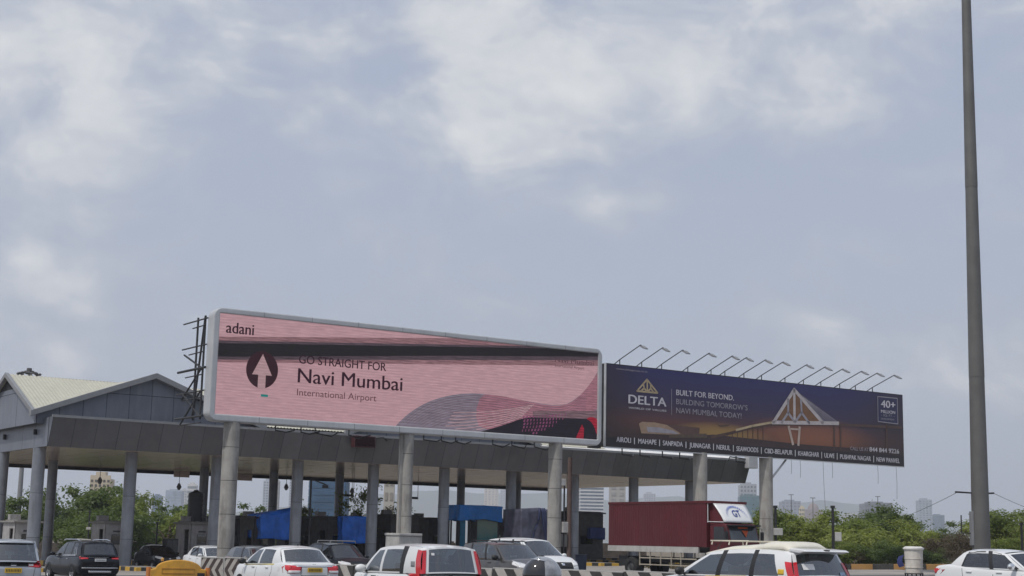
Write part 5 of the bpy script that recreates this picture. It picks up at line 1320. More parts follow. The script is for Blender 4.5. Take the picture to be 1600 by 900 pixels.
def ertiga():
    c = Car('white_people_carrier', 'white people carrier with cream roof carrier, yellow side stripe and red tail lamps', 'car', M_WHITE, 4.395, 1.735, 1.63, 1.04, 'mpv', 3.30, 2.42, .30, .02, .98, u=1243, d=28, ref=(0, .82), head=R(125), dz=-.01)
    c.seatm = M_INTB
    c.cabin([(3.42, 2.52), (3.26, 2.38), (2.22, 2.12), (2.08, 1.98), (1.28, 1.22), (1.16, 1.10), (.50, .72), (.09, .30)], (1, 3, 5), (2, 4), rise=.06, rg=(.06, .90), rgt=(.06, .94), bulge_r=.10, bulge_f=.2, vg=(.05, .86))
    for sg in (1, -1):
        c.patch('tail_light', [[(sg * .45, .86), (sg * .82, .84)], [(sg * .45, .95), (sg * .82, 1.0)]], 'rear', M_REDL, off=.013)
    c.pillar_lamp(.62, .0, .62, M_REDL)
    # rear spoiler
    b = MB(); b.prism([(-2.19 + .36, 1.60), (-2.19 + .02, 1.575), (-2.19 - .07, 1.54), (-2.19 + .12, 1.50), (-2.19 + .4, 1.54)], 'y', -.60, .60); b.build('roof_spoiler', M_WHITE, c.root, bevel=.02)
    b = MB(); b.box((-2.19 - .045, -.06, 1.535), (-2.19 + .0, .06, 1.575)); b.build('brake_lamp', M_BLKP, c.root)
    # cream carrier moulded along the roof
    CR = mat('cream_plastic', (.66, .63, .54), .45, var=.06)
    def ca(u, v):
        x = lerp(-1.80, .55, u); a = 2 * v - 1; e = max(0, min(1, u / .07)) * max(0, min(1, (1 - u) / .6)) ** .8
        hgt = .10 * e + (.05 if u < .32 else 0.05 * max(0, 1 - (u - .32) / .06))
        return (x, a * .56, 1.575 + (-.05 * abs(a) ** 3 - .06 * max(0, u - .75) / .25) + hgt * (1 - .5 * abs(a) ** 6))
    b = MB(); b.grid(ca, 30, 16); o = b.build('roof_carrier', CR, c.root, angle=45, fix=False)
    t = o.modifiers.new('thick', 'SOLIDIFY'); t.thickness = .05; t.offset = -1
    b = MB()
    for y in (-.42, .42): b.tube([(-.55, y, 1.72), (.95 - .4, y, 1.715)], .016)
    for x in (-.5, 0, .5): b.tube([(x, -.44, 1.64), (x, -.42, 1.715), (x, .42, 1.715), (x, .44, 1.64)], .016)
    b.build('carrier_bar', M_CREAM, o)
    mb = MB(); c.strip(mb, [(2.5, 1.0), (1.9, 1.015), (1.35, 1.03)], 'left', .05); mb.build('side_stripe', mat('taxi_yellow_deep', (.60, .42, .06), .4), c.root, fix=False)
    c.quad('yellow_badge', 'left', .37, .52, 1.10, 1.20, M_YPL, off=.008, thick=.006)
    c.quad('window_sticker', 'rear', .25, .52, 1.20, 1.31, M_WPL, off=.012, thick=0); c.quad('window_sticker', 'rear', -.60, -.42, 1.10, 1.16, mat('pale_blue_sticker', (.3, .42, .55), .5), off=.012, thick=0)
    c.seams([([(2.38, .3), (2.40, .7), (2.36, 1.02)], 'left'), ([(1.5, .5), (1.28, .8), (1.34, 1.04)], 'left'), ([(3.3, .4), (3.34, .98)], 'left'), ([(-.62, .70), (.62, .70)], 'rear'), ([(-.62, .7), (-.63, 1.0)], 'rear'), ([(.62, .7), (.63, 1.0)], 'rear')])
    c.mirror(3.12, 1.07, M_BLKP); c.handles((1.6, 2.6), .93, M_WHITE); c.wheels(.31, (.75, 3.5)); c.plate('rear', .80, M_YPL, PLT)
    b = MB(); b.cyl((.30, 0.45, 1.555), .02, .01, .03, 8); b.tube([(.30, .45, 1.57), (.20, .45, 1.70)], .008); b.build('antenna', M_BLKP, c.root)
ertiga()
def sedan_right():
    c = Car('white_sedan', 'clean white sedan with dark side windows and silver mirror at the bottom right corner', 'car', M_WHITE, 4.3, 1.72, 1.515, .965, 'sedan', 3.02, 2.32, 1.05, .50, .94, 1.0, u=1461, d=42.5, ref=(0.06, -.72), head=LANE - math.pi, tint=G_DARK)
    c.cabin([(3.12, 2.40), (2.97, 2.27), (2.10, 1.98), (1.97, 1.85), (1.0, 1.14), (.55, .98)], (1, 3), (2,), rise=.05, bulge_r=.2, vg=(.06, .86))
    front_face(c, .74); c.wheels(.3, (.8, 3.4)); c.mirror(2.82, 1.0, M_CHROME, 1.1); c.handles((1.3, 2.3), .86, M_WHITE)
    for sg in (1, -1):
        c.quad('tail_light', 'rear', sg * .50, sg * .82, .78, .92, M_REDL, off=.012)
        c.patch('tail_light', [[(.01, .76), (.14, .80)], [(.01, .93), (.2, .93)]], 'left' if sg > 0 else 'right', M_REDL, off=.012)
    c.seams([([(2.1, .35), (2.1, .94)], 'right'), ([(1.15, .5), (1.05, .95)], 'right'), ([(3.0, .4), (3.02, .9)], 'right')])
    mb = MB()
    for x0, x1, z0, z1 in ((1.02, 1.2, 1.0, 1.40), (1.2, 2.3, 1.40, 1.43)): c.strip(mb, [(x0, z0), (x1, z1)], 'right', .03)
    mb.build('rain_visor', M_BLKP, c.root, fix=False)
sedan_right()

# ---- maroon box truck
def truck():
    MAR = mat('maroon_paint', (.098, .0125, .017), .5, var=.12, scale=.8, dirt=((.10, .04, .04), .35))
    P = gpt(1106, 70); head = LANE - math.pi; c, si = math.cos(head), math.sin(head)
    L = 8.9; rx, ry = L - 1.45, -1.02       # reference: front right edge of the cargo box
    loc = Vector((P.x - (c * rx - si * ry), P.y - (si * rx + c * ry), 0)); loc.z = gz(loc.x)
    o = thing('box_truck', 'maroon box truck with a white wind deflector lettered in blue', 'truck', loc, head)
    X1 = L - 1.45
    b = MB(); b.box((0, -1.1, 1.5), (X1, 1.1, 3.62)); b.box((-.03, -1.13, 3.54), (X1 + .36, 1.13, 3.66))
    n = 40
    for i in range(n):
        x = .08 + (X1 - .16) * i / n
        e = random.uniform(.004, .010); b.prism([(x, -1.1), (x + .03, -1.1 - e), (x + .10, -1.1 - e), (x + .13, -1.1)], 'z', 1.53, 3.5)
    b.build('cargo_box', MAR, o, bevel=.012)
    b = MB(); b.box((-.02, -1.135, 1.22), (X1 - .55, -1.06, 1.495)); b.box((-.02, 1.06, 1.22), (X1 - .55, 1.135, 1.495)); b.build('skirt_board', M_PALE, o)
    b = MB(); b.box((.1, -.45, .72), (L - .6, -.3, .98)); b.box((.1, .3, .72), (L - .6, .45, .98)); b.box((.6, -.9, .5), (1.3, .9, 1.0)); b.build('chassis', M_BLKM, o)
    g = MB()
    for sg in (-1, 1):
        for z in (.58, .90): g.box((2.5, sg * 1.1 - .02, z), (X1 - .7, sg * 1.1 + .02, z + .055))
        for x in (2.5, 3.3, 4.1, 4.9, 5.6): g.box((x, sg * 1.1 - .025, .56), (x + .045, sg * 1.1 + .025, 1.22))
    g.build('side_guard', mat('weathered_cream', (.40, .36, .29), .6, dirt=((.18, .15, .12), .6)), o)
    def whl(x, y, w=.3):
        t = MB(); r = .48; n = 28
        prof = [(r * .55, 0), (r * .92, 0), (r, .04), (r, w), (r * .4, w)]; sg = 1 if y > 0 else -1
        t.add([(x + q * math.cos(2 * math.pi * k / n), y - sg * d, r + q * math.sin(2 * math.pi * k / n)) for q, d in prof for k in range(n)], [(i * n + k, i * n + (k + 1) % n, (i + 1) * n + (k + 1) % n, (i + 1) * n + k) for i in range(4) for k in range(n)])
        ww = t.build('wheel', M_RUB, o, angle=50)
        t = MB(); t.add([(x + q * math.cos(2 * math.pi * k / n), y - sg * d, r + q * math.sin(2 * math.pi * k / n)) for q, d in ((r * .56, .02), (r * .42, .08), (r * .2, .04), (0.01, .04)) for k in range(n)], [(i * n + k, i * n + (k + 1) % n, (i + 1) * n + (k + 1) % n, (i + 1) * n + k) for i in range(3) for k in range(n)])
        t.build('rim', M_DGREY, ww)
    for y in (-1.08, 1.08): whl(1.75, y, .5); whl(L - .95, y)
    # cab: a bevelled shell with window openings left for the panes
    x0, x1 = X1 + .06, L; zt = 2.64
    cb = MB()
    prof = [(x0, .55), (x1 - .05, .55), (x1, 1.0), (x1 - .03, 1.80), (x1 - .28, zt - .08), (x1 - .55, zt), (x0, zt)]
    cb.prism(prof, 'y', -.97, .97); cab = cb.build('cab', MAR, o, bevel=.05)
    w = MB()
    for sg in (-1, 1):
        y = sg * .977; w.add([(x0 + .30, y, 1.82), (x1 - .24, y, 1.80), (x1 - .42, y, 2.46), (x0 + .30, y, 2.46)], [(0, 1, 2, 3)])
    w.build('side_window', mat('dark_glass', (.012, .013, .015), .06, spec=.8), o)
    w = MB()
    def ws(u, v): return (lerp(x1 - .045, x1 - .275, v) + .018, lerp(-.87, .87, u) * (1 - .04 * v), lerp(1.84, 2.52, v) + .01)
    w.grid(ws, 6, 3); w.build('windshield', mat('windscreen_glass', (.05, .058, .062), .05, spec=.9), o)
    w = MB(); w.box((x1 - .36, -.9, 2.50), (x1 + .10, .9, 2.56)); w.build('sun_visor', M_BLKP, o)
    ORG = mat('orange_cloth', (.55, .09, .02), .7)
    w = MB(); w.add([(x1 - .22, -.3, 2.38), (x1 - .22, .3, 2.38), (x1 - .24, .3, 2.46), (x1 - .24, -.3, 2.46)], [(0, 1, 2, 3)]); w.add([(x1 - .10, .1, 1.98), (x1 - .19, .3, 2.30), (x1 - .19, -.1, 2.30)], [(0, 1, 2)])
    q = w.build('windscreen_pennant', ORG, o); q.location.x = .06
    # wind deflector: leaning white face over the cab with dark flanks
    dz0, dz1 = 2.67, 3.54
    def df(u, v):
        a = 2 * u - 1; return (lerp(x1 - .42, X1 + .36, v ** 1.25) + .06 * (1 - a * a), a * lerp(.92, 1.0, v), lerp(dz0, dz1, v))
    w = MB(); w.grid(df, 10, 8); dfl = w.build('wind_deflector', M_WHITE, o, smooth=True, fix=True)
    t = dfl.modifiers.new('thick', 'SOLIDIFY'); t.thickness = .03
    w = MB()
    for sg in (-1, 1):
        pts = [(X1 + .03, dz0), (x1 - .5, dz0)] + [(lerp(x1 - .5, X1 + .30, (k / 6) ** 1.25), lerp(dz0, dz1, k / 6)) for k in range(1, 7)] + [(X1 + .03, dz1)]
        w.prism(pts, 'y', sg * .915 - .01, sg * .915 + .01)
    w.build('deflector_side', MAR, o)
    w = MB(); w.tube([(X1 + .06, -1.07, dz0 - .02), (X1 + .06, -1.07, dz1)], .022); w.tube([(X1 + .06, -1.07, dz0 + .02), (x1 - .4, -.97, dz0)], .02); w.build('deflector_frame', M_WHITE, o)
    BLU = mat('blue_lettering', (.05, .10, .42), .5)
    me = text_mesh('GT', BLU, .50, .30, .03, extrude=.004, align='c')
    def on_df(y, z):
        v = (z - dz0) / (dz1 - dz0); p = Vector(df((y / 1.0 + 1) / 2, v)); e = Vector(df((y / 1.0 + 1) / 2, v + .02)) - p; e.normalize(); nrm = Vector((e.z, 0, -e.x)); return p + nrm * .03
    for v in me.vertices:
        p = on_df(v.co.x, dz0 + .26 + v.co.z); v.co = p
    link_mesh('lettering', me, o)
    w = MB()    # arched band of small worn letters, too faded to read
    for k in range(19):
        a = R(168 - k * 8.7)
        for q in range(2):
            r0 = .52
            y0 = r0 * 1.15 * math.cos(a + .028 - q * .055); z0 = .16 + r0 * math.sin(a + .028 - q * .055)
            y1 = y0 * 1.2; z1 = .16 + (z0 - .16) * 1.17
            da = .014
            pts = [on_df(y0 - da, dz0 + z0), on_df(y0 + da, dz0 + z0), on_df(y1 + da, dz0 + z1), on_df(y1 - da, dz0 + z1)]
            w.add(pts, [(0, 1, 2, 3)])
    w.build('arched_marks', BLU, o, fix=False)
    for sg in (-1, 1):
        w = MB(); w.box((x1 - .03, sg * .78 - .16, .82), (x1 + .03, sg * .78 + .16, 1.02)); w.build('headlight', M_CLRL, o, bevel=.02)
        w = MB(); w.tube([(x1 - .40, sg * 1.03, 2.4), (x1 - .05, sg * 1.10, 2.4), (x1 - .05, sg * 1.12, 1.85)], .018); m_ = w.build('mirror_arm', M_BLKM, o)
        w = MB(); w.box((x1 - .09, sg * 1.12 - .09, 1.82), (x1 - .02, sg * 1.12 + .09, 2.25)); w.build('mirror', M_BLKP, m_, bevel=.02)
        w = MB(); w.box((x0 + .3, sg * .978 - .006, 1.0), (x1 - .25, sg * .978 + .006, 1.08)); w.build('side_stripe', ORG, o)
        w = MB(); w.box((x0 + .35, sg * .98 - .02, 1.64), (x0 + .5, sg * .98 + .02, 1.68)); w.build('door_handle', M_BLKP, o)
    w = MB(); w.box((x1 - .1, -.99, .45), (x1 + .1, .99, .72)); w.build('bumper', M_DGREY, o, bevel=.03)
    w = MB(); w.box((x1 - .03, -.5, 1.06), (x1 + .015, .5, 1.26)); w.build('grille', M_BLKP, o)
truck()

# ================================================================= median, barricade, kerb and street things
BW = stripe_mat('striped_barrier', (.42, .40, .37), (.028, .026, .025), (1, 0, .95), .92, .5)
CHV = stripe_mat('chevron_board', (.42, .40, .37), (.05, .032, .03), (-1, 0, 0), .60, .5, chevron=.58)
MED_A = Vector((-11.6, 60.0)); MED_D = Vector((.627, -.779))
def med(sdist):
    p = MED_A + MED_D * sdist; return Vector((p.x, p.y, gz(p.x)))
MANG = math.atan2(MED_D.y, MED_D.x)
def med_at(u):   # distance along the median line seen at picture column u
    lo, hi = -10, 60
    for _ in range(50):
        m_ = (lo + hi) / 2; q = med(m_); uu = U0 + F_PX * q.x / (q.y * .986)
        lo, hi = (m_, hi) if uu < u else (lo, m_)
    return lo
def barrier(u0, u1, label, m, h=.92, board=False, n=1):
    a, b_ = med_at(u0), med_at(u1); L = (b_ - a) - .03; p = med(a)
    o = thing('median_barrier' if not board else 'chevron_board', label, 'barrier', p, MANG, 'painted barriers along the median')
    b = MB()
    if board:
        b.box((0, -.03, .12), (L, .03, 1.04)); b.build('panel', m, o, bevel=.006)
        f = MB(); f.box((0, -.05, 1.045), (L, .05, 1.09)); f.box((-.0, -.045, 0), (.05, -.032, 1.04)); f.box((L - .05, -.045, 0), (L, -.032, 1.04)); f.box((0, .035, 0), (.06, .1, 1.04)); f.box((L - .06, .035, 0), (L, .1, 1.04)); f.build('frame', M_PALE, o)
    else:
        b.prism([(-.28, 0), (.28, 0), (.26, .15), (.12, .35), (.085, h - .02), (.07, h), (-.07, h), (-.085, h - .02), (-.12, .35), (-.26, .15)], 'x', 0, L)
        for i in range(len(b.v)): pass
        b.build('block', m, o, bevel=.01)
        f = MB(); f.box((0, -.08, h + .003), (L, .08, h + .03)); f.build('cap', M_PALE, o)
    return o
barrier(326, 362, 'left chevron board of the two, between the yellow barricade and the taxi sedan', CHV, board=True)
barrier(362.5, 398, 'right chevron board of the two, half hidden by the bonnet of the taxi sedan', CHV, board=True)
edges = [(520, 566, 'far striped median barrier between the taxi sedan and the tall white hatchback'), (566.5, 640, 'striped median barrier hidden mostly behind the tall white hatchback'), (640.5, 712, 'striped median barrier behind the rear of the tall white hatchback'),
         (712.5, 782, 'striped median barrier just right of the tall white hatchback'), (782.5, 880, 'striped median barrier behind the rider with the grey helmet'), (880.5, 986, 'striped median barrier right of the rider, below the dark booth'), (986.5, 1100, 'striped median barrier below the maroon truck, running behind the carrier with roof box')]
for a, b_, lb in edges: barrier(a, b_, lb, BW, .88)
def barricade():
    p = gpt(281, 58); o = thing('plastic_barricade', 'yellow plastic road barricade with an arched top in front of the small white sedan', 'barricade', p, R(14))
    def prof(n=22):
        q = [(-1.05, 0), (1.05, 0), (1.05, .62)]
        for i in range(n + 1):
            a = math.pi * i / n; q.append((.85 * math.cos(a), .66 + .33 * math.sin(a)))
        q.append((-1.05, .62)); return q
    b = MB(); b.prism(prof(), 'y', -.16, .16); b.build('panel', M_YEL, o, bevel=.035)
    b = MB()
    b.box((-.62, -.178, .64), (.62, -.162, .665)); b.box((-.62, -.178, .46), (.62, -.162, .485)); b.box((-.62, -.178, .485), (-.60, -.162, .64)); b.box((.60, -.178, .485), (.62, -.162, .64)); b.box((-.35, -.178, .22), (.35, -.162, .36))
    b.build('moulding', mat('yellow_plastic_dark', (.36, .17, .02), .55), o)
    for x in (-1.12, 1.12):
        b = MB(); b.cyl((x, 0, 0), .09, .09, .70, 14); b.build('connector', mat('orange_plastic', (.55, .20, .05), .5), o)
    b = MB(); b.box((.72, -.175, .35), (1.0, -.161, .5)); b.build('reflector', M_BLKP, o)
    b = MB(); b.box((-1.05, -.3, 0), (1.05, .3, .1)); b.build('foot', M_YEL, o, bevel=.02)
    b = MB(); b.cyl((-.62, 0, .93), .05, .06, .05, 12); b.ell((-.62, 0, 1.0), .065, .065, .06); b.build('beacon', mat('amber_lens', (.5, .3, .1), .2), o)
barricade()

def kerb_right():
    K = stripe_mat('weathered_kerb', (.36, .19, .05), (.03, .028, .027), (1, 0, 0), 2.6)
    for u0, u1, lb in ((1085, 1328, 'painted kerb running behind the white people carrier with the cream roof carrier'), (1329, 1445, 'painted kerb below the roadside bushes, just left of the white drum'), (1446, 1640, 'painted kerb running behind the white sedan in the right corner')):
        a, b_ = gpt(u0, 92), gpt(u1, 92); o = thing('painted_kerb', lb, 'kerb', (a.x, a.y, gz(a.x) - .02), math.atan2(gz(b_.x) - gz(a.x), 1) * 0, 'kerbs on the right verge')
        L = b_.x - a.x; b = MB(); sl = .02 * L if b_.x < 45 else 0
        b.add([(0, -.15, -.1), (L, -.15, -.1 + sl), (L, .15, -.1 + sl), (0, .15, -.1), (0, -.12, .36), (L, -.12, .36 + sl), (L, .15, .36 + sl), (0, .15, .36)], [(3, 2, 1, 0), (4, 5, 6, 7), (0, 1, 5, 4), (1, 2, 6, 5), (2, 3, 7, 6), (3, 0, 4, 7)])
        b.build('kerb_stone', K, o, bevel=.02)
kerb_right()
def drum():
    p = gpt(1427, 43.5); o = thing('white_drum', 'stained white drum tied on a dark metal stand at the roadside', 'drum', (p.x, p.y, p.z))
    b = MB(); b.cyl((0, 0, .80), .245, .265, .66, 26); b.cyl((0, 0, 1.46), .27, .28, .03, 26)
    for z in (.95, 1.2): b.cyl((0, 0, z), .268, .268, .02, 26)
    b.build('drum', M_DRUM, o, angle=40)
    b = MB(); b.cyl((0, 0, 1.48), .30, .30, .05, 26); b.cyl((0, 0, 1.53), .28, .22, .03, 26); b.build('lid', mat('drum_lid', (.72, .70, .66), .5, dirt=((.35, .3, .25), .4)), o, angle=40)
    b = MB()
    for a in range(6):
        x, y = .25 * math.cos(a * 1.05), .25 * math.sin(a * 1.05); b.tube([(x * 1.1, y * 1.1, 0), (x, y, .8)], .02)
    b.cyl((0, 0, .77), .27, .27, .03, 20); b.tube([(.27, 0, .4), (-.27, 0, .4)], .015); b.build('stand', M_BLKM, o)
    b = MB(); b.grid(lambda u, v: (-.30 - .06 * math.sin(3 * v) - .14 * u, -.10 + .05 * u, 1.0 + .32 * v - .05 * u), 4, 6); q = b.build('blue_rag', mat('rag', (.03, .04, .14), .8), o); t = q.modifiers.new('t', 'SOLIDIFY'); t.thickness = .02
drum()
def mast():
    p = gpt(1533, 75); o = thing('light_mast', 'tall tapered grey steel mast rising out of the picture on the right', 'light mast', (p.x, p.y, p.z))
    b = MB(); n = 24; hs = [0, 3, 3.02, 10, 10.02, 19, 19.02, 32]
    rr = lambda h: .45 - .0070 * h
    for h0, h1 in ((0, 10), (10, 20), (20, 33)):
        b.cyl((-.02 * h0 * .0, 0, h0), rr(h0) + .012, rr(h1) - .0, h1 - h0 + .02, n)
    o.rotation_euler = (0, R(.3), 0); b.build('pole', mat('mast_grey', (.125, .123, .118), .55, var=.12, scale=.7, metal=.1, dirt=((.10, .095, .09), .5)), o, angle=40)
    b = MB(); b.box((-.52, -.2, 1.5), (-.40, .2, 3.2)); b.build('cable_box', M_TRIM, o, bevel=.02)
    b = MB(); b.tube([(-1.25, 0, 4.15), (-.40, 0, 4.12), (-.40, 0, 3.8)], .05); b.tube([(.40, 0, 4.12), (.72, 0, 4.14)], .05); b.build('cross_arm', M_BLKM, o)
    b = MB(); b.tube([(-.40, 0, 2.12), (-.98, 0, 2.1), (-.98, 0, 3.0)], .035); b.build('lower_arm', M_BLKM, o)
    # sagging cables
    pole = Vector(o.location)
    for nm, tgt, z0, z1, side in (('a', gpt(1330, 120), 4.1, 2.6, -1.2), ('b', gpt(1720, 110), 4.12, 3.0, .72)):
        b = MB(); e = Vector((tgt.x, tgt.y, tgt.z)) - pole; pts = []
        for i in range(17):
            t = i / 16; pts.append((lerp(side, e.x, t), lerp(0, e.y, t), lerp(z0, z1 + e.z, t) - 1.0 * 4 * t * (1 - t) * .35))
        b.tube(pts, .012, 5); b.build('cable', M_BLKM, o)
    b = MB(); b.cyl((0, 0, 33), .12, .12, .4, 12); b.tube([(1.3 * math.cos(i * math.pi / 8), 1.3 * math.sin(i * math.pi / 8), 33.1) for i in range(17)], .05); b.build('head_ring', M_BLKM, o)
mast()
def high_mast_far():
    p = gpt(25, 150); o = thing('floodlight_mast', 'distant floodlight mast whose ring of lamps shows above the gable roof', 'light mast', (p.x, p.y, p.z))
    top = at(24, 584, 150).z - p.z
    b = MB(); b.tube([(0, 0, 0), (0, 0, top + .6)], [.3, .14], 12); b.build('pole', M_TRIM, o)
    b = MB(); b.tube([(.75 * math.cos(i * math.pi / 8), .75 * math.sin(i * math.pi / 8), top + .15) for i in range(17)], .07); b.cyl((0, 0, top + .3), .28, .24, .3, 14); b.box((-.45, -.1, top + .22), (.45, .1, top + .34)); b.build('ring', M_DGREY, o)
    for k in range(8):
        a = k * math.pi / 4 + .2; x, y = math.cos(a), math.sin(a)
        b = MB(); b.box((-.2, -.1, -.10), (.2, .1, .12)); q = b.build('floodlight', M_DGREY, o, bevel=.02); q.location = (x * 1.08, y * 1.08, top - .02); q.rotation_euler = (R(-35), 0, a - math.pi / 2)
high_mast_far()
def post(u, d, h, box, label):
    p = gpt(u, d); o = thing('camera_post', label, 'post', p, 0)
    b = MB(); b.tube([(0, 0, 0), (0, 0, h)], [.075, .06], 10); b.box((-.09, -.09, h), (.09, .09, h + .12)); b.build('post', M_BLKM, o)
    if box:
        x, z, w, hh = box; b = MB(); b.box((x - w / 2, -.14, z), (x + w / 2, .14, z + hh)); b.build('cabinet', M_PALE, o, bevel=.02)
post(1212, 72, 3.3, (.12, 2.0, .42, .34), 'thin black post with a pale cabinet beside the right hoarding column')
post(1302, 70, 3.25, (.22, 1.72, .3, .42), 'thin black post with a small white cabinet in front of the roadside bushes')
post(137, 120, 4.0, (0, 2.6, .35, .2), 'thin dark post with a small light among trees left of the distant cream tower')
post(244, 112, 3.0, None, 'short dark post right of the second front canopy column')
post(372, 100, 3.1, None, 'dark post close to the right side of the first billboard pillar')
post(1597, 80, 2.6, None, 'dark brown post at the right edge of the picture')
def boom():
    p = gpt(120, 118); o = thing('height_bar', 'pale horizontal bar with a small sign board behind the black car', 'barrier bar', p, R(-8))
    b = MB(); b.tube([(0, 0, 1.85), (3.2, 0, 1.75)], .06); b.build('bar', M_PALE, o)
    b = MB(); b.box((.1, -.06, 1.25), (1.0, .06, 1.7)); b.build('board', M_PALE, o)
    b = MB(); b.tube([(0, 0, 0), (0, 0, 1.85)], .06); b.tube([(3.2, 0, 0), (3.2, 0, 1.75)], .06); b.build('post', M_DGREY, o)
boom()
def bin_():
    p = gpt(908, 79); o = thing('blue_bin', 'dark blue bin at the foot of a canopy column right of the third billboard pillar', 'bin', p)
    b = MB(); b.prism([(-.26, 0), (.26, 0), (.30, .95), (-.30, .95)], 'y', -.28, .28); b.build('bin_body', mat('dark_blue_plastic', (.025, .035, .07), .5), o, bevel=.03)
    b = MB(); b.box((-.33, -.31, .955), (.33, .31, 1.02)); b.build('lid', mat('dark_blue_plastic', (.025, .035, .07), .5), o, bevel=.02)
bin_()
def pipe():
    p = gpt(889, 84); o = thing('drain_pipe', 'brown vertical pipe standing between the third billboard pillar and a canopy column', 'pipe', p)
    b = MB(); b.cyl((0, 0, 0), .13, .13, 6.4, 16); b.build('pipe', mat('brown_pipe', (.10, .065, .055), .7), o, angle=40)
    b = MB(); b.box((-.45, -.2, 1.4), (-.1, .1, 2.1)); b.build('switch_box', M_DGREY, o)
pipe()

# ================================================================= rider with a helmet on a motorcycle
def rider():
    p = gpt(858, 11.0); z0 = p.z - .02
    o = thing('person', 'rider in a grey helmet with dark visor, only the helmet showing at the bottom edge', 'person', (p.x, p.y, z0), R(-142), None)
    # local: x forward. seated: pelvis at (-.1,0,.82)
    J = [(0, 0, .82), (.02, 0, 1.05), (.04, 0, 1.24), (.05, 0, 1.34), (.06, 0, 1.42),
         (.05, .19, 1.27), (.18, .30, 1.05), (.46, .30, 1.02), (.54, .29, 1.03), (.05, -.19, 1.27), (.18, -.30, 1.05), (.46, -.30, 1.02), (.54, -.29, 1.03),
         (.04, .11, .80), (.44, .19, .76), (.30, .17, .36), (.44, .17, .33), (.04, -.11, .80), (.44, -.19, .76), (.30, -.17, .36), (.44, -.17, .33)]
    E = [(0, 1), (1, 2), (2, 3), (3, 4), (2, 5), (5, 6), (6, 7), (7, 8), (2, 9), (9, 10), (10, 11), (11, 12), (0, 13), (13, 14), (14, 15), (15, 16), (0, 17), (17, 18), (18, 19), (19, 20)]
    rad = [.15, .145, .15, .065, .06, .075, .055, .042, .035, .075, .055, .042, .035, .10, .075, .055, .04, .10, .075, .055, .04]
    me = bpy.data.meshes.new('body'); me.from_pydata(J, E, []); b = bpy.data.objects.new('body', me); COL.objects.link(b); b.parent = o
    sk = b.modifiers.new('skin', 'SKIN'); sv = me.skin_vertices[0].data
    for i, r in enumerate(rad): sv[i].radius = (r, r)
    sv[0].use_root = True
    ss = b.modifiers.new('sub', 'SUBSURF'); ss.levels = 2; ss.render_levels = 2
    me.materials.append(mat('grey_shirt', (.12, .13, .15), .85, bump=.3))
    for sg in (1, -1):
        f = MB()
        for k in range(4):
            y = sg * .29 + (k - 1.5) * .021; f.tube([(.53, y, 1.035), (.575, y, 1.045), (.60, y, 1.02), (.585, y, .995), (.555, y, .99)], [.010, .010, .0095, .009, .008], 8)
        f.tube([(.52, sg * .25, 1.02), (.555, sg * .235, 1.005), (.585, sg * .25, .99)], [.011, .010, .009], 8); f.build('hand', mat('skin', (.28, .15, .10), .6), o, smooth=True)
    # head in helmet
    h = MB(); h.ell((.075, 0, 1.47), .085, .072, .11, 20, 14); h.ell((.158, 0, 1.46), .02, .014, .02); h.build('head', mat('skin', (.28, .15, .10), .6), o, smooth=True)
    HEL = mat('helmet_shell', (.30, .31, .32), .14, metal=.25, coat=1.0, var=.35, scale=14)
    def shell(u, v):     # u round, v from crown to rim; open over the face
        a = 2 * math.pi * u; th = math.pi * (.001 + .74 * v)
        return (.06 + .148 * math.sin(th) * math.cos(a) * 1.04, .126 * math.sin(th) * math.sin(a), 1.475 + .135 * math.cos(th))
    hm = MB(); nu, nv = 48, 26
    for j in range(nv):
        for i in range(nu):
            um, vm = (i + .5) / nu, (j + .5) / nv; a = (um * 360 + 180) % 360 - 180
            if abs(a) < 62 and .30 < vm < .86: continue
            hm.add([shell(i / nu, j / nv), shell((i + 1) / nu, j / nv), shell((i + 1) / nu, (j + 1) / nv), shell(i / nu, (j + 1) / nv)], [(0, 1, 2, 3)])
    q = hm.build('helmet', HEL, o, fix=False)
    bm = bmesh.new(); bm.from_mesh(q.data); bmesh.ops.remove_doubles(bm, verts=bm.verts, dist=.0008); bmesh.ops.recalc_face_normals(bm, faces=bm.faces); bm.to_mesh(q.data); bm.free()
    for f in q.data.polygons: f.use_smooth = True
    t = q.modifiers.new('t', 'SOLIDIFY'); t.thickness = .012; t.offset = -1
    v = MB(); v.grid(lambda u, w: tuple(Vector((.06, 0, 1.475)) + (Vector(shell((lerp(-64, 64, u) / 360) % 1.0, lerp(.27, .87, w))) - Vector((.06, 0, 1.475))) * 1.02), 20, 10)
    v.build('visor', mat('dark_visor', (.012, .012, .014), .05, coat=1.0), q, smooth=True)
    rimb = MB(); rimb.tube([tuple(Vector((.06, 0, 1.475)) + (Vector(shell((lerp(-66, 66, k / 20) / 360) % 1.0, .255 + .05 * (2 * k / 20 - 1) ** 2)) - Vector((.06, 0, 1.475))) * 1.03) for k in range(21)], .005, 6); rimb.build('visor_rim', M_CHROME, q, smooth=True)
    # motorcycle under the rider
    mo = thing('motorcycle', 'commuter motorcycle under the helmeted rider with one black round mirror showing', 'motorcycle', (p.x, p.y, z0), R(-142))
    b = MB(); b.prism([(-.62, .74), (-.2, .72), (.12, .76), (.12, .70), (-.2, .66), (-.62, .68)], 'y', -.13, .13); b.build('seat', M_BLKP, mo, bevel=.03)
    b = MB(); b.ell((.33, 0, .76), .24, .14, .13); b.build('tank', P_BLACK, mo, smooth=True)
    b = MB(); b.tube([(.55, 0, .9), (.3, 0, .55), (-.1, 0, .42), (-.55, 0, .62)], .03); b.tube([(.55, 0, .95), (.78, 0, .30)], .03); b.tube([(-.1, 0, .42), (-.62, .08, .30)], .025); b.box((-.05, -.13, .26), (.28, .13, .58)); b.build('frame', M_DGREY, mo)
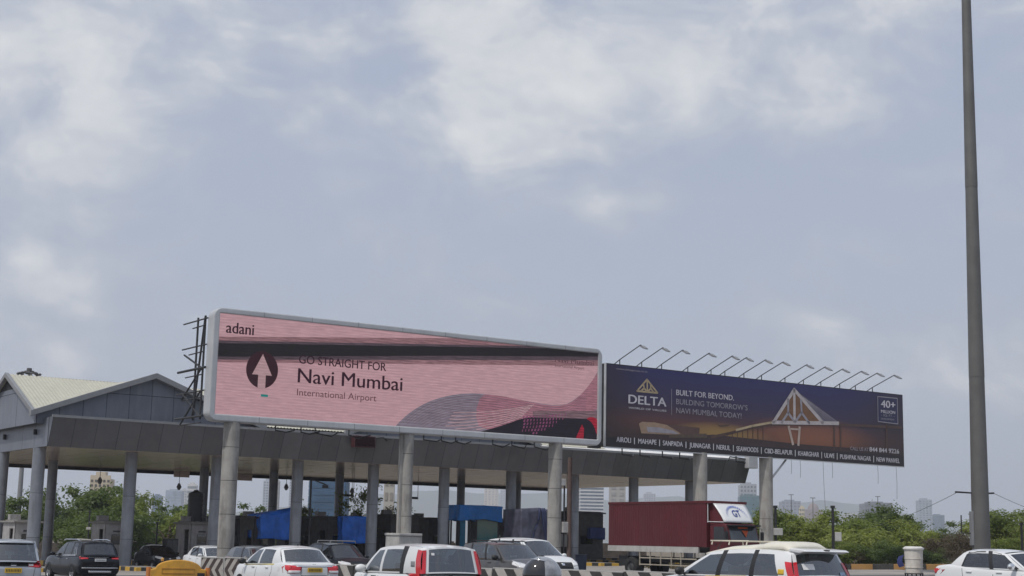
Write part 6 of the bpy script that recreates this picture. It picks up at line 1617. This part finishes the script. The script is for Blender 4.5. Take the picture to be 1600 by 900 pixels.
    b = MB(); b.tube([(.42, .36, 1.02), (.54, .2, 1.02), (.56, 0, .98), (.54, -.2, 1.02), (.42, -.36, 1.02)], .014); b.build('handlebar', M_BLKM, mo)
    b = MB(); b.ell((.66, 0, .92), .09, .10, .10); b.build('headlight', M_CLRL, mo, smooth=True)
    for sg in (1, -1):
        b = MB(); b.tube([(.50, sg * .24, 1.02), (.5, sg * .26, 1.2)], .007); b.box((.48, sg * .245 - .05, 1.19), (.51, sg * .245 + .05, 1.26)); b.build('mirror', M_BLKP, mo, bevel=.008)
    for x in (.80, -.62):
        b = MB(); n = 32
        b.tube([(x + .27 * math.cos(2 * math.pi * k / n), 0, .31 + .27 * math.sin(2 * math.pi * k / n)) for k in range(n + 1)], .045, 8); w = b.build('wheel', M_RUB, mo, smooth=True)
        b = MB()
        for k in range(6): b.tube([(x, 0, .31), (x + .24 * math.cos(k * math.pi / 3), 0, .31 + .24 * math.sin(k * math.pi / 3))], .014)
        b.build('rim', M_RIM, w)
rider()

# ================================================================= trees and bushes
def leaf_mat(key, lo, hi):
    mt = bpy.data.materials.new(key); mt.use_nodes = True; t = N(mt.node_tree); b = t.n['Principled BSDF']
    o = t.obj(); n1 = t.noise(o, 1.1, 3); n2 = t.noise(o, 9.0, 2)
    t.link(t.mix(t.step(t.math('ADD', t.math('MULTIPLY', n1, .6), t.math('MULTIPLY', n2, .4)), .36, .64), lo, hi), b.inputs['Base Color'])
    b.inputs['Roughness'].default_value = .55
    tr = t.new('ShaderNodeBsdfTranslucent'); tr.inputs[0].default_value = (hi[0] * 1.3, hi[1] * 1.4, hi[2], 1)
    mx = t.new('ShaderNodeMixShader'); mx.inputs[0].default_value = .34; t.link(b.outputs[0], mx.inputs[1]); t.link(tr.outputs[0], mx.inputs[2])
    t.link(mx.outputs[0], t.n['Material Output'].inputs[0]); return mt
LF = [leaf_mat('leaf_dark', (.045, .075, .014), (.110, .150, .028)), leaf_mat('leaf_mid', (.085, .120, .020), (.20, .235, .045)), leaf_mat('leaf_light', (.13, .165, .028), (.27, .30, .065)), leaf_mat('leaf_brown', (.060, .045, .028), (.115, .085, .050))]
M_BARK = mat('bark', (.075, .055, .04), .9, var=.3, scale=4, bump=.5, bscale=20)
def crown_mesh(seed, lm, nclump=34, leaves=120, rx=.5, rz=.52, zc=.52, size=.05, name='crown', sparse=False):
    """unit-height crown: leaf clumps spread through an uneven volume"""
    rr = random.Random(seed); mb = MB()
    lob = [(rr.uniform(-.28, .28), rr.uniform(-.28, .28), rr.uniform(-.10, .30), rr.uniform(.20, .36)) for _ in range(6)]
    for c in range(nclump):
        lx, ly, lz, lr = rr.choice(lob)
        d = Vector((rr.gauss(0, 1), rr.gauss(0, 1), rr.gauss(.15, 1))).normalized() * lr * rr.uniform(.55, 1.08)
        cc = Vector((lx * rx / .5 + d.x * rx / .5, ly * rx / .5 + d.y * rx / .5, max(.07, zc + (lz + d.z * .95) * rz / .5)))
        cr = rr.uniform(.05, .16)
        for l in range(leaves):
            e = Vector((rr.gauss(0, 1), rr.gauss(0, 1), rr.gauss(0, .75))) * cr * .62
            p = cc + e
            if p.z < .02: continue
            nrm = (e.normalized() * .6 + Vector((rr.uniform(-1, 1), rr.uniform(-1, 1), rr.uniform(-.2, 1)))).normalized()
            a = nrm.orthogonal().normalized(); b = nrm.cross(a); an = rr.uniform(0, 6.28); a, b = a * math.cos(an) + b * math.sin(an), b * math.cos(an) - a * math.sin(an)
            s = size * rr.uniform(.55, 1.15)
            mb.add([p - a * s, p + b * s * .42, p + a * s, p - b * s * .42], [(0, 1, 2, 3)])
    return mb.mesh(name, lm, fix=False)
def trunk_mesh(seed, h=.62, r=.03, limbs=6):
    rr = random.Random(seed); mb = MB(); pts = [(0, 0, 0), (rr.uniform(-.02, .02), rr.uniform(-.02, .02), h * .4), (rr.uniform(-.05, .05), rr.uniform(-.05, .05), h)]
    mb.tube(pts, [r, r * .75, r * .35], 8)
    for k in range(limbs):
        z = h * rr.uniform(.3, .85); a = rr.uniform(0, 6.28); l = rr.uniform(.18, .34)
        mb.tube([(pts[1][0] * z / h, pts[1][1] * z / h, z), (l * .5 * math.cos(a), l * .5 * math.sin(a), z + l * .45), (l * math.cos(a), l * math.sin(a), z + l * .75)], [r * .45, r * .3, r * .12], 6)
    return mb.mesh('trunk', M_BARK, smooth=True)
CROWNS = {}
for k in range(4):
    q = dict(nclump=[58, 46, 64, 50][k], leaves=150, size=.030)
    CROWNS['dark', k] = crown_mesh(100 + k, LF[0], **q); CROWNS['mid', k] = crown_mesh(120 + k, LF[1], **q); CROWNS['light', k] = crown_mesh(140 + k, LF[2], **q)
CROWNS['bushd', 0] = crown_mesh(160, LF[0], 74, 140, .56, .46, .42, .029); CROWNS['bush', 0] = crown_mesh(161, LF[1], 74, 140, .60, .46, .42, .029); CROWNS['bush', 1] = crown_mesh(162, LF[2], 70, 140, .60, .44, .42, .029); CROWNS['bush', 2] = crown_mesh(163, LF[1], 76, 140, .62, .48, .42, .029)
CROWNS['bare', 0] = crown_mesh(170, LF[3], 60, 90, .5, .45, .50, .020)
CROWNS['thin', 0] = crown_mesh(171, LF[1], 34, 34, .42, .55, .55, .032)
TRUNKS = [trunk_mesh(200 + k) for k in range(4)]
LIMBY = trunk_mesh(210, .75, .028, 16)
def tree(u, d, vtop, wfac, kind, var, label, group, name='tree', rz=None):
    p = gpt(u, d); H = at(u, vtop, d).z - p.z
    o = thing(name, label, 'tree' if name == 'tree' else 'bush', (p.x, p.y, p.z - .05), rz if rz is not None else random.uniform(0, 6.28), group)
    c = link_mesh('crown', CROWNS[kind, var], o); c.scale = (H * wfac, H * wfac, H)
    t = link_mesh('trunk', LIMBY if kind == 'bare' else TRUNKS[var % 4], o); t.scale = (H * min(wfac, 1.1), H * min(wfac, 1.1), H)
    return o
G1 = 'trees behind the toll plaza'; G2 = 'bushes along the right verge'
tr = [
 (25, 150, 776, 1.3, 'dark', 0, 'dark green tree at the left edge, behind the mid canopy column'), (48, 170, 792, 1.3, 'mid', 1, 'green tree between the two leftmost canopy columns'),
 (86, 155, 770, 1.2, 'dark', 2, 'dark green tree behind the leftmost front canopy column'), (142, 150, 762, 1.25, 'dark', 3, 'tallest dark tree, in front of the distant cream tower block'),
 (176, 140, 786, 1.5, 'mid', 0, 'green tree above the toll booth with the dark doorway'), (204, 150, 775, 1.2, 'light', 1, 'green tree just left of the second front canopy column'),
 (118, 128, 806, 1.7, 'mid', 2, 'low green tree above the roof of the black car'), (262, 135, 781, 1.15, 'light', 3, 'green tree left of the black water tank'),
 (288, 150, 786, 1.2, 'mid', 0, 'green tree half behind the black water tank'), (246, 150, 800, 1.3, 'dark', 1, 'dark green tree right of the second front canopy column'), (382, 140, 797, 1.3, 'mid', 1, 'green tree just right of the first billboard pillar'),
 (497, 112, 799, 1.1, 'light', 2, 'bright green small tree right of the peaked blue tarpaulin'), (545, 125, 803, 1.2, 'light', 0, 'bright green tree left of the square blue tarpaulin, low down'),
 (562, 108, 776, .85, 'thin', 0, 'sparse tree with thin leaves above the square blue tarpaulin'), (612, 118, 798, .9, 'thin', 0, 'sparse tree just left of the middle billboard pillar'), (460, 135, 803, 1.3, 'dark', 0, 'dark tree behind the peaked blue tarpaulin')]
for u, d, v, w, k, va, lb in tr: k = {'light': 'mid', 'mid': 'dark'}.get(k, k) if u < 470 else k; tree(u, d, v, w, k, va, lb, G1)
bs = [
 (1178, 108, 800, 1.2, 'mid', 0, 'green tree between the maroon truck cab and the right hoarding column'), (1222, 112, 806, 1.3, 'mid', 1, 'thin-leaved green tree just right of the right hoarding column'),
 (1262, 110, 800, 1.4, 'light', 0, 'light green tree left of the post with the white cabinet'), (1292, 125, 808, 1.5, 'mid', 3, 'green tree behind the post with the white cabinet'), (1322, 116, 801, 1.4, 'mid', 2, 'green tree just right of the post with the white cabinet'),
 (1364, 122, 794, 1.35, 'dark', 2, 'darkest and tallest roadside tree, below the distant flat-topped block'), (1398, 126, 804, 1.4, 'dark', 3, 'dark green tree above the white drum to its left'), (1428, 114, 816, 1.5, 'light', 2, 'light green tree directly above the white drum'),
 (1345, 106, 822, 1.8, 'light', 1, 'light green lower tree in front of the darkest roadside tree'), (1500, 104, 818, 1.4, 'bare', 0, 'brown half-bare tree left of the tall mast'), (1466, 106, 828, 1.5, 'bare', 0, 'low brown half-bare tree right of the white drum'), (1478, 128, 822, 1.5, 'dark', 1, 'dark green tree behind the brown half-bare trees'),
 (1562, 112, 809, 1.4, 'light', 3, 'light green tree just right of the tall mast'), (1592, 108, 806, 1.4, 'mid', 0, 'green tree at the right edge of the picture'), (1625, 115, 800, 1.4, 'mid', 2, 'green tree cut by the right edge of the picture'), (1540, 122, 815, 1.4, 'mid', 1, 'green tree hidden mostly behind the tall mast')]
for u, d, v, w, k, va, lb in bs: tree(u, d, v, w, k, va, lb, G2)
bh = [(1195, 'bushd', 0, 846, 'dark bush at the foot of the right hoarding column'), (1238, 'bush', 1, 838, 'light bush right of the post with the pale cabinet'), (1272, 'bush', 2, 844, 'green bush above the rear window of the white carrier with the roof box'),
      (1318, 'bush', 0, 842, 'green bush above the right tail lamp of the white carrier with the roof box'), (1340, 'bare', 0, 853, 'dry brown low scrub left of the dark bush by the kerb'), (1285, 'bare', 0, 855, 'dry brown low scrub behind the cream roof carrier'), (1420, 'bare', 0, 856, 'dry brown low scrub behind the white drum'), (1358, 'bushd', 0, 846, 'dark bush between the taxi people carrier and the white drum'), (1396, 'bushd', 0, 838, 'dark green bush touching the left side of the white drum'), (1452, 'bushd', 0, 852, 'dark low bush just right of the white drum'),
      (1495, 'bare', 0, 850, 'brown dry bush above the boot of the right white sedan'), (1560, 'bush', 0, 838, 'green bush above the roof of the right white sedan'), (1605, 'bush', 2, 840, 'green bush by the dark post at the right edge')]
for u, k, va, v, lb in bh: tree(u, 97, v, 1.5, k, va, lb, G2, 'bush')
# grass and litter of the verge
def verge():
    rr = random.Random(5); mb = MB()
    for i in range(5200):
        x = rr.uniform(9, 46); y = rr.uniform(92.3, 101); z = gz(x); h = rr.uniform(.12, .45); a = rr.uniform(0, 3.14); w = .05
        mb.add([(x - w * math.cos(a), y - w * math.sin(a), z), (x + w * math.cos(a), y + w * math.sin(a), z), (x + rr.uniform(-.15, .15), y + rr.uniform(-.15, .15), z + h)], [(0, 1, 2)])
    o = mb.build('verge_grass', leaf_mat('dry_grass', (.07, .055, .03), (.13, .10, .05)), fix=False); o['kind'] = 'stuff'; o['label'] = 'dry brown grass on the right verge'
verge()

# ================================================================= far city and hills
def tower(u0, u1, vtop, d, col, label, style='slab', colw=(.10, .12, .14), floors=None, depth=None, bays=None, name='apartment_tower', rz=0.0, extra=None):
    d = d * 1.0 if d < 450 else d * 2.1
    a, b_ = gpt(u0, d), gpt(u1, d); W = b_.x - a.x; H = at((u0 + u1) / 2, vtop, d).z
    o = thing(name, label, 'building', ((a.x + b_.x) / 2, d, 0), rz, 'buildings of the distant city')
    D = depth or W * .8; key = f'far_wall_{col[0]:.2f}_{col[1]:.2f}_{col[2]:.2f}'
    mw = mat(key, col, .8, var=.06, scale=.05); mg = mat(f'far_glass_{colw[0]:.2f}_{colw[1]:.2f}_{colw[2]:.2f}', colw, .25, var=.25, scale=.15)
    b = MB(); b.box((-W / 2, 0, -5), (W / 2, D, H)); b.build('wall', mw, o)
    nf = floors or max(3, int(H / 3.3)); nb = bays or max(3, int(W / 4)); w = MB(); fh = H / nf
    for f in range(nf):
        z0 = f * fh + fh * .28; z1 = f * fh + fh * .80
        if style == 'bands': w.box((-W / 2 + W * .02, -.12, z0), (W / 2 - W * .02, .1, z1)); w.box((-W / 2 - .12, D * .03, z0), (-W / 2 + .1, D * .97, z1))
        elif style == 'glass': w.box((-W / 2 + .2, -.12, f * fh + fh * .05), (W / 2 - .2, .1, f * fh + fh * .93)); w.box((-W / 2 - .12, .3, f * fh + fh * .05), (-W / 2 + .1, D - .3, f * fh + fh * .93))
        else:
            for k in range(nb):
                x = -W / 2 + W * (k + .22) / nb; w.box((x, -.12, z0), (x + W / nb * .56, .1, z1))
    w.build('window_bands' if style in ('bands', 'glass') else 'windows', mg, o)
    r = MB(); r.box((-W * .28, D * .2, H + .01), (W * .2, D * .7, H + max(2.0, H * .045))); r.box((-W / 2, 0, H + .005), (W / 2, .4, H + 1.0)); r.build('roof_block', mw, o)
    if style == 'bands2': pass
    return o
tower(134, 166, 748, 420, (.52, .45, .34), 'cream apartment tower with recessed balconies above the trees at the left', 'punched', (.10, .09, .08), 13, bays=5)
tower(186, 212, 776, 700, (.16, .24, .38), 'low blue office block just left of the second front canopy column', 'glass', (.10, .16, .27))
tower(234, 248, 775, 700, (.16, .22, .33), 'narrow blue block right of the second front canopy column', 'glass', (.10, .15, .24))
tower(254, 279, 767, 850, (.34, .39, .46), 'pale blue glass block left of the black water tank', 'glass', (.24, .30, .38))
tower(279, 287, 766, 900, (.5, .5, .5), 'narrow white tower left of the black water tank', 'punched')
tower(288, 302, 758, 520, (.58, .58, .57), 'white banded tower half behind the black water tank', 'bands', (.22, .25, .28))
tower(336, 352, 745, 560, (.30, .36, .42), 'grey blue tower seen beside the first billboard pillar', 'glass', (.2, .26, .32))
tower(407, 420, 752, 900, (.36, .40, .46), 'slim hazy tower right of the first billboard pillar', 'punched')
tower(421, 432, 752, 520, (.30, .30, .30), 'plain concrete stair tower behind the peaked blue tarpaulin', 'punched', (.2, .2, .2))
tower(448, 462, 744, 900, (.40, .43, .50), 'hazy lilac tower above the peaked blue tarpaulin', 'punched')
tower(479, 538, 752, 330, (.07, .13, .21), 'broad dark blue glass office block behind the bright green small tree', 'glass', (.045, .10, .18), 9, name='office_block')
tower(597, 613, 742, 260, (.42, .40, .36), 'pale concrete pier tower left of the middle billboard pillar', 'punched', (.33, .31, .28), 5, bays=2)
tower(755, 777, 763, 1000, (.56, .53, .48), 'pale beige tower above the teal glass kiosk', 'punched', (.36, .36, .37))
tower(780, 792, 766, 1050, (.42, .45, .50), 'hazy grey tower above the navy wrapped booth', 'punched', (.3, .34, .38))
tower(905, 943, 761, 480, (.60, .61, .62), 'white tower striped with dark floor bands left of the maroon truck', 'bands', (.10, .13, .17), 17)
tower(952, 977, 757, 400, (.40, .39, .38), 'plain grey tower just above the rear of the maroon truck', 'punched', (.31, .31, .31), 10, bays=2)
tower(1006, 1024, 772, 1300, (.40, .42, .46), 'small hazy block above the maroon truck box', 'punched')
tower(1157, 1188, 776, 560, (.10, .17, .19), 'tall teal glass tower between the hoarding columns', 'glass', (.07, .15, .18), 12, name='glass_tower')
tower(1157, 1183, 758, 562, (.36, .38, .41), 'grey framed crown storeys behind the tall teal glass tower', 'punched', (.16, .18, .2), 16, bays=5, name='tower_crown')
tower(1222, 1252, 784, 800, (.28, .31, .36), 'hazy grey apartment block right of the right hoarding column', 'punched', (.18, .20, .25))
tower(1250, 1258, 794, 600, (.62, .54, .38), 'narrow sand coloured block right of the right hoarding column', 'punched')
tower(1352, 1396, 787, 650, (.17, .18, .20), 'wide flat-topped dark grey block behind the darkest roadside tree', 'bands', (.13, .14, .16), 10, name='office_block')
tower(1437, 1458, 782, 800, (.36, .41, .46), 'tall pale tower with white ribs left of the mast', 'ribs', (.22, .27, .32), 22, bays=4)
tower(1458, 1477, 806, 820, (.20, .25, .31), 'lower blue block attached right of the tall ribbed tower', 'glass', (.16, .21, .27), 12)
tower(1413, 1437, 817, 1000, (.44, .44, .45), 'low pale block left of the tall ribbed tower', 'punched')
tower(1320, 1345, 804, 900, (.46, .46, .44), 'low pale block behind trees right of the post with white cabinet', 'punched')
def dome_hall():
    a, b_ = gpt(1256, 2200), gpt(1292, 2200); W = b_.x - a.x; o = thing('domed_hall', 'hazy brown domed hall with a small spire on the skyline', 'building', ((a.x + b_.x) / 2, 2200, 0), 0, 'buildings of the distant city')
    H = at(1275, 786, 2200).z; m_ = mat('far_brown', (.22, .16, .14), .8)
    b = MB(); b.box((-W / 2, 0, -5), (W / 2, W * .8, H * .7)); b.box((-W * .36, W * .05, H * .7), (W * .36, W * .7, H * .86)); b.build('wall', m_, o)
    b = MB(); b.ell((0, W * .35, H * .86), W * .25, W * .25, H * .14); b.tube([(0, W * .35, H), (0, W * .35, H + 3)], .5); b.build('dome', m_, o)
    b = MB()
    for k in range(7):
        for f in range(5): x = -W / 2 + W * (k + .25) / 7; b.box((x, -.12, 3 + f * H * .13), (x + W / 14, .1, 3 + f * H * .13 + H * .07))
    b.build('windows', mat('far_brown_dark', (.10, .08, .08), .6), o)
dome_hall()
for u, v, d, lb in ((1271, 778, 620, 'thin lattice light mast on the skyline right of the hoarding'), (1373, 776, 660, 'thin antenna mast on the roof of the flat-topped dark grey block'), (1237, 773, 640, 'thin mast by the hazy grey apartment block'), (1441, 812, 190, 'faint thin pole with a cross bar left of the half-bare brown tree')):
    p = gpt(u, d); H = at(u, v, d).z - p.z; o = thing('skyline_mast' if d > 200 else 'utility_pole', lb, 'mast' if d > 200 else 'utility pole', p); r = .16 if d > 200 else .055
    if d < 200: H = at(u, 813, d).z - p.z
    b = MB(); b.tube([(0, 0, 0), (0, 0, H)], r, 8); b.build('pole', M_DGREY, o)
    b = MB(); k = 1.1 if d > 200 else .4; b.tube([(-k, 0, H - (0 if d > 200 else .55)), (k, 0, H - (0 if d > 200 else .55))], r * .9, 8); b.build('cross_bar', M_DGREY, o)
def hills():
    def ridge(name, pts, d, col, dep=900):
        mb = MB(); P = []
        n = 160
        for i in range(n + 1):
            u = lerp(pts[0][0], pts[-1][0], i / n)
            for (ua, va), (ub, vb) in zip(pts, pts[1:]):
                if ua <= u <= ub: t = (u - ua) / (ub - ua); t = t * t * (3 - 2 * t); v = lerp(va, vb, t)
            v += 2.2 * noise.noise(Vector((u * .03, d * .001, 0))) + 1.0 * noise.noise(Vector((u * .11, d * .001, 5)))
            q = at(u, v, d); P.append(q)
        rows = []
        for j in range(9):
            t = j / 8; k = 1 - t
            rows.append([Vector((p.x * (1 - .10 * t), d - dep * t * .6 + 60 * noise.noise(Vector((p.x * .004, j * .7, 1))) * t, -8 + (p.z + 8) * (k ** 1.4 + .10 * noise.noise(Vector((p.x * .006, j * .9, 3))) * t * k * 4))) for p in P])
        vs = [v for r in rows for v in r]; w = n + 1
        back = [Vector((p.x, d + dep, -8)) for p in P]; vs += back
        fs = [(j * w + i, j * w + i + 1, (j + 1) * w + i + 1, (j + 1) * w + i) for j in range(8) for i in range(n)] + [(i, 9 * w + i, 9 * w + i + 1, i + 1) for i in range(n)]
        mb.add(vs, fs); struct(name, mb, mat('hill_scrub', (.065, .085, .05), .95, var=.35, scale=.01), smooth=True)
    ridge('hills', [(-300, 815), (60, 800), (300, 806), (480, 790), (600, 772), (680, 766), (760, 772), (860, 770), (960, 782), (1050, 775), (1110, 786), (1200, 790), (1290, 782), (1360, 790), (1420, 803), (1500, 818), (1620, 832), (1900, 840)], 5200, None)
hills()

# the air: even pale haze round the whole scene, below the sky
def haze():
    b = MB(); b.box((-3600, -60, -10.5), (3600, 7200, 330)); o = b.build('haze', bpy.data.materials.new('haze_air')); o['kind'] = 'stuff'
    mt = o.data.materials[0]; mt.use_nodes = True; t = N(mt.node_tree); t.n.clear()
    out = t.new('ShaderNodeOutputMaterial'); pv = t.new('ShaderNodeVolumePrincipled')
    pv.inputs['Color'].default_value = (.86, .91, 1.0, 1); pv.inputs['Density'].default_value = HAZE; pv.inputs['Anisotropy'].default_value = .2
    t.link(pv.outputs[0], out.inputs['Volume'])
HAZE = .00024
haze()
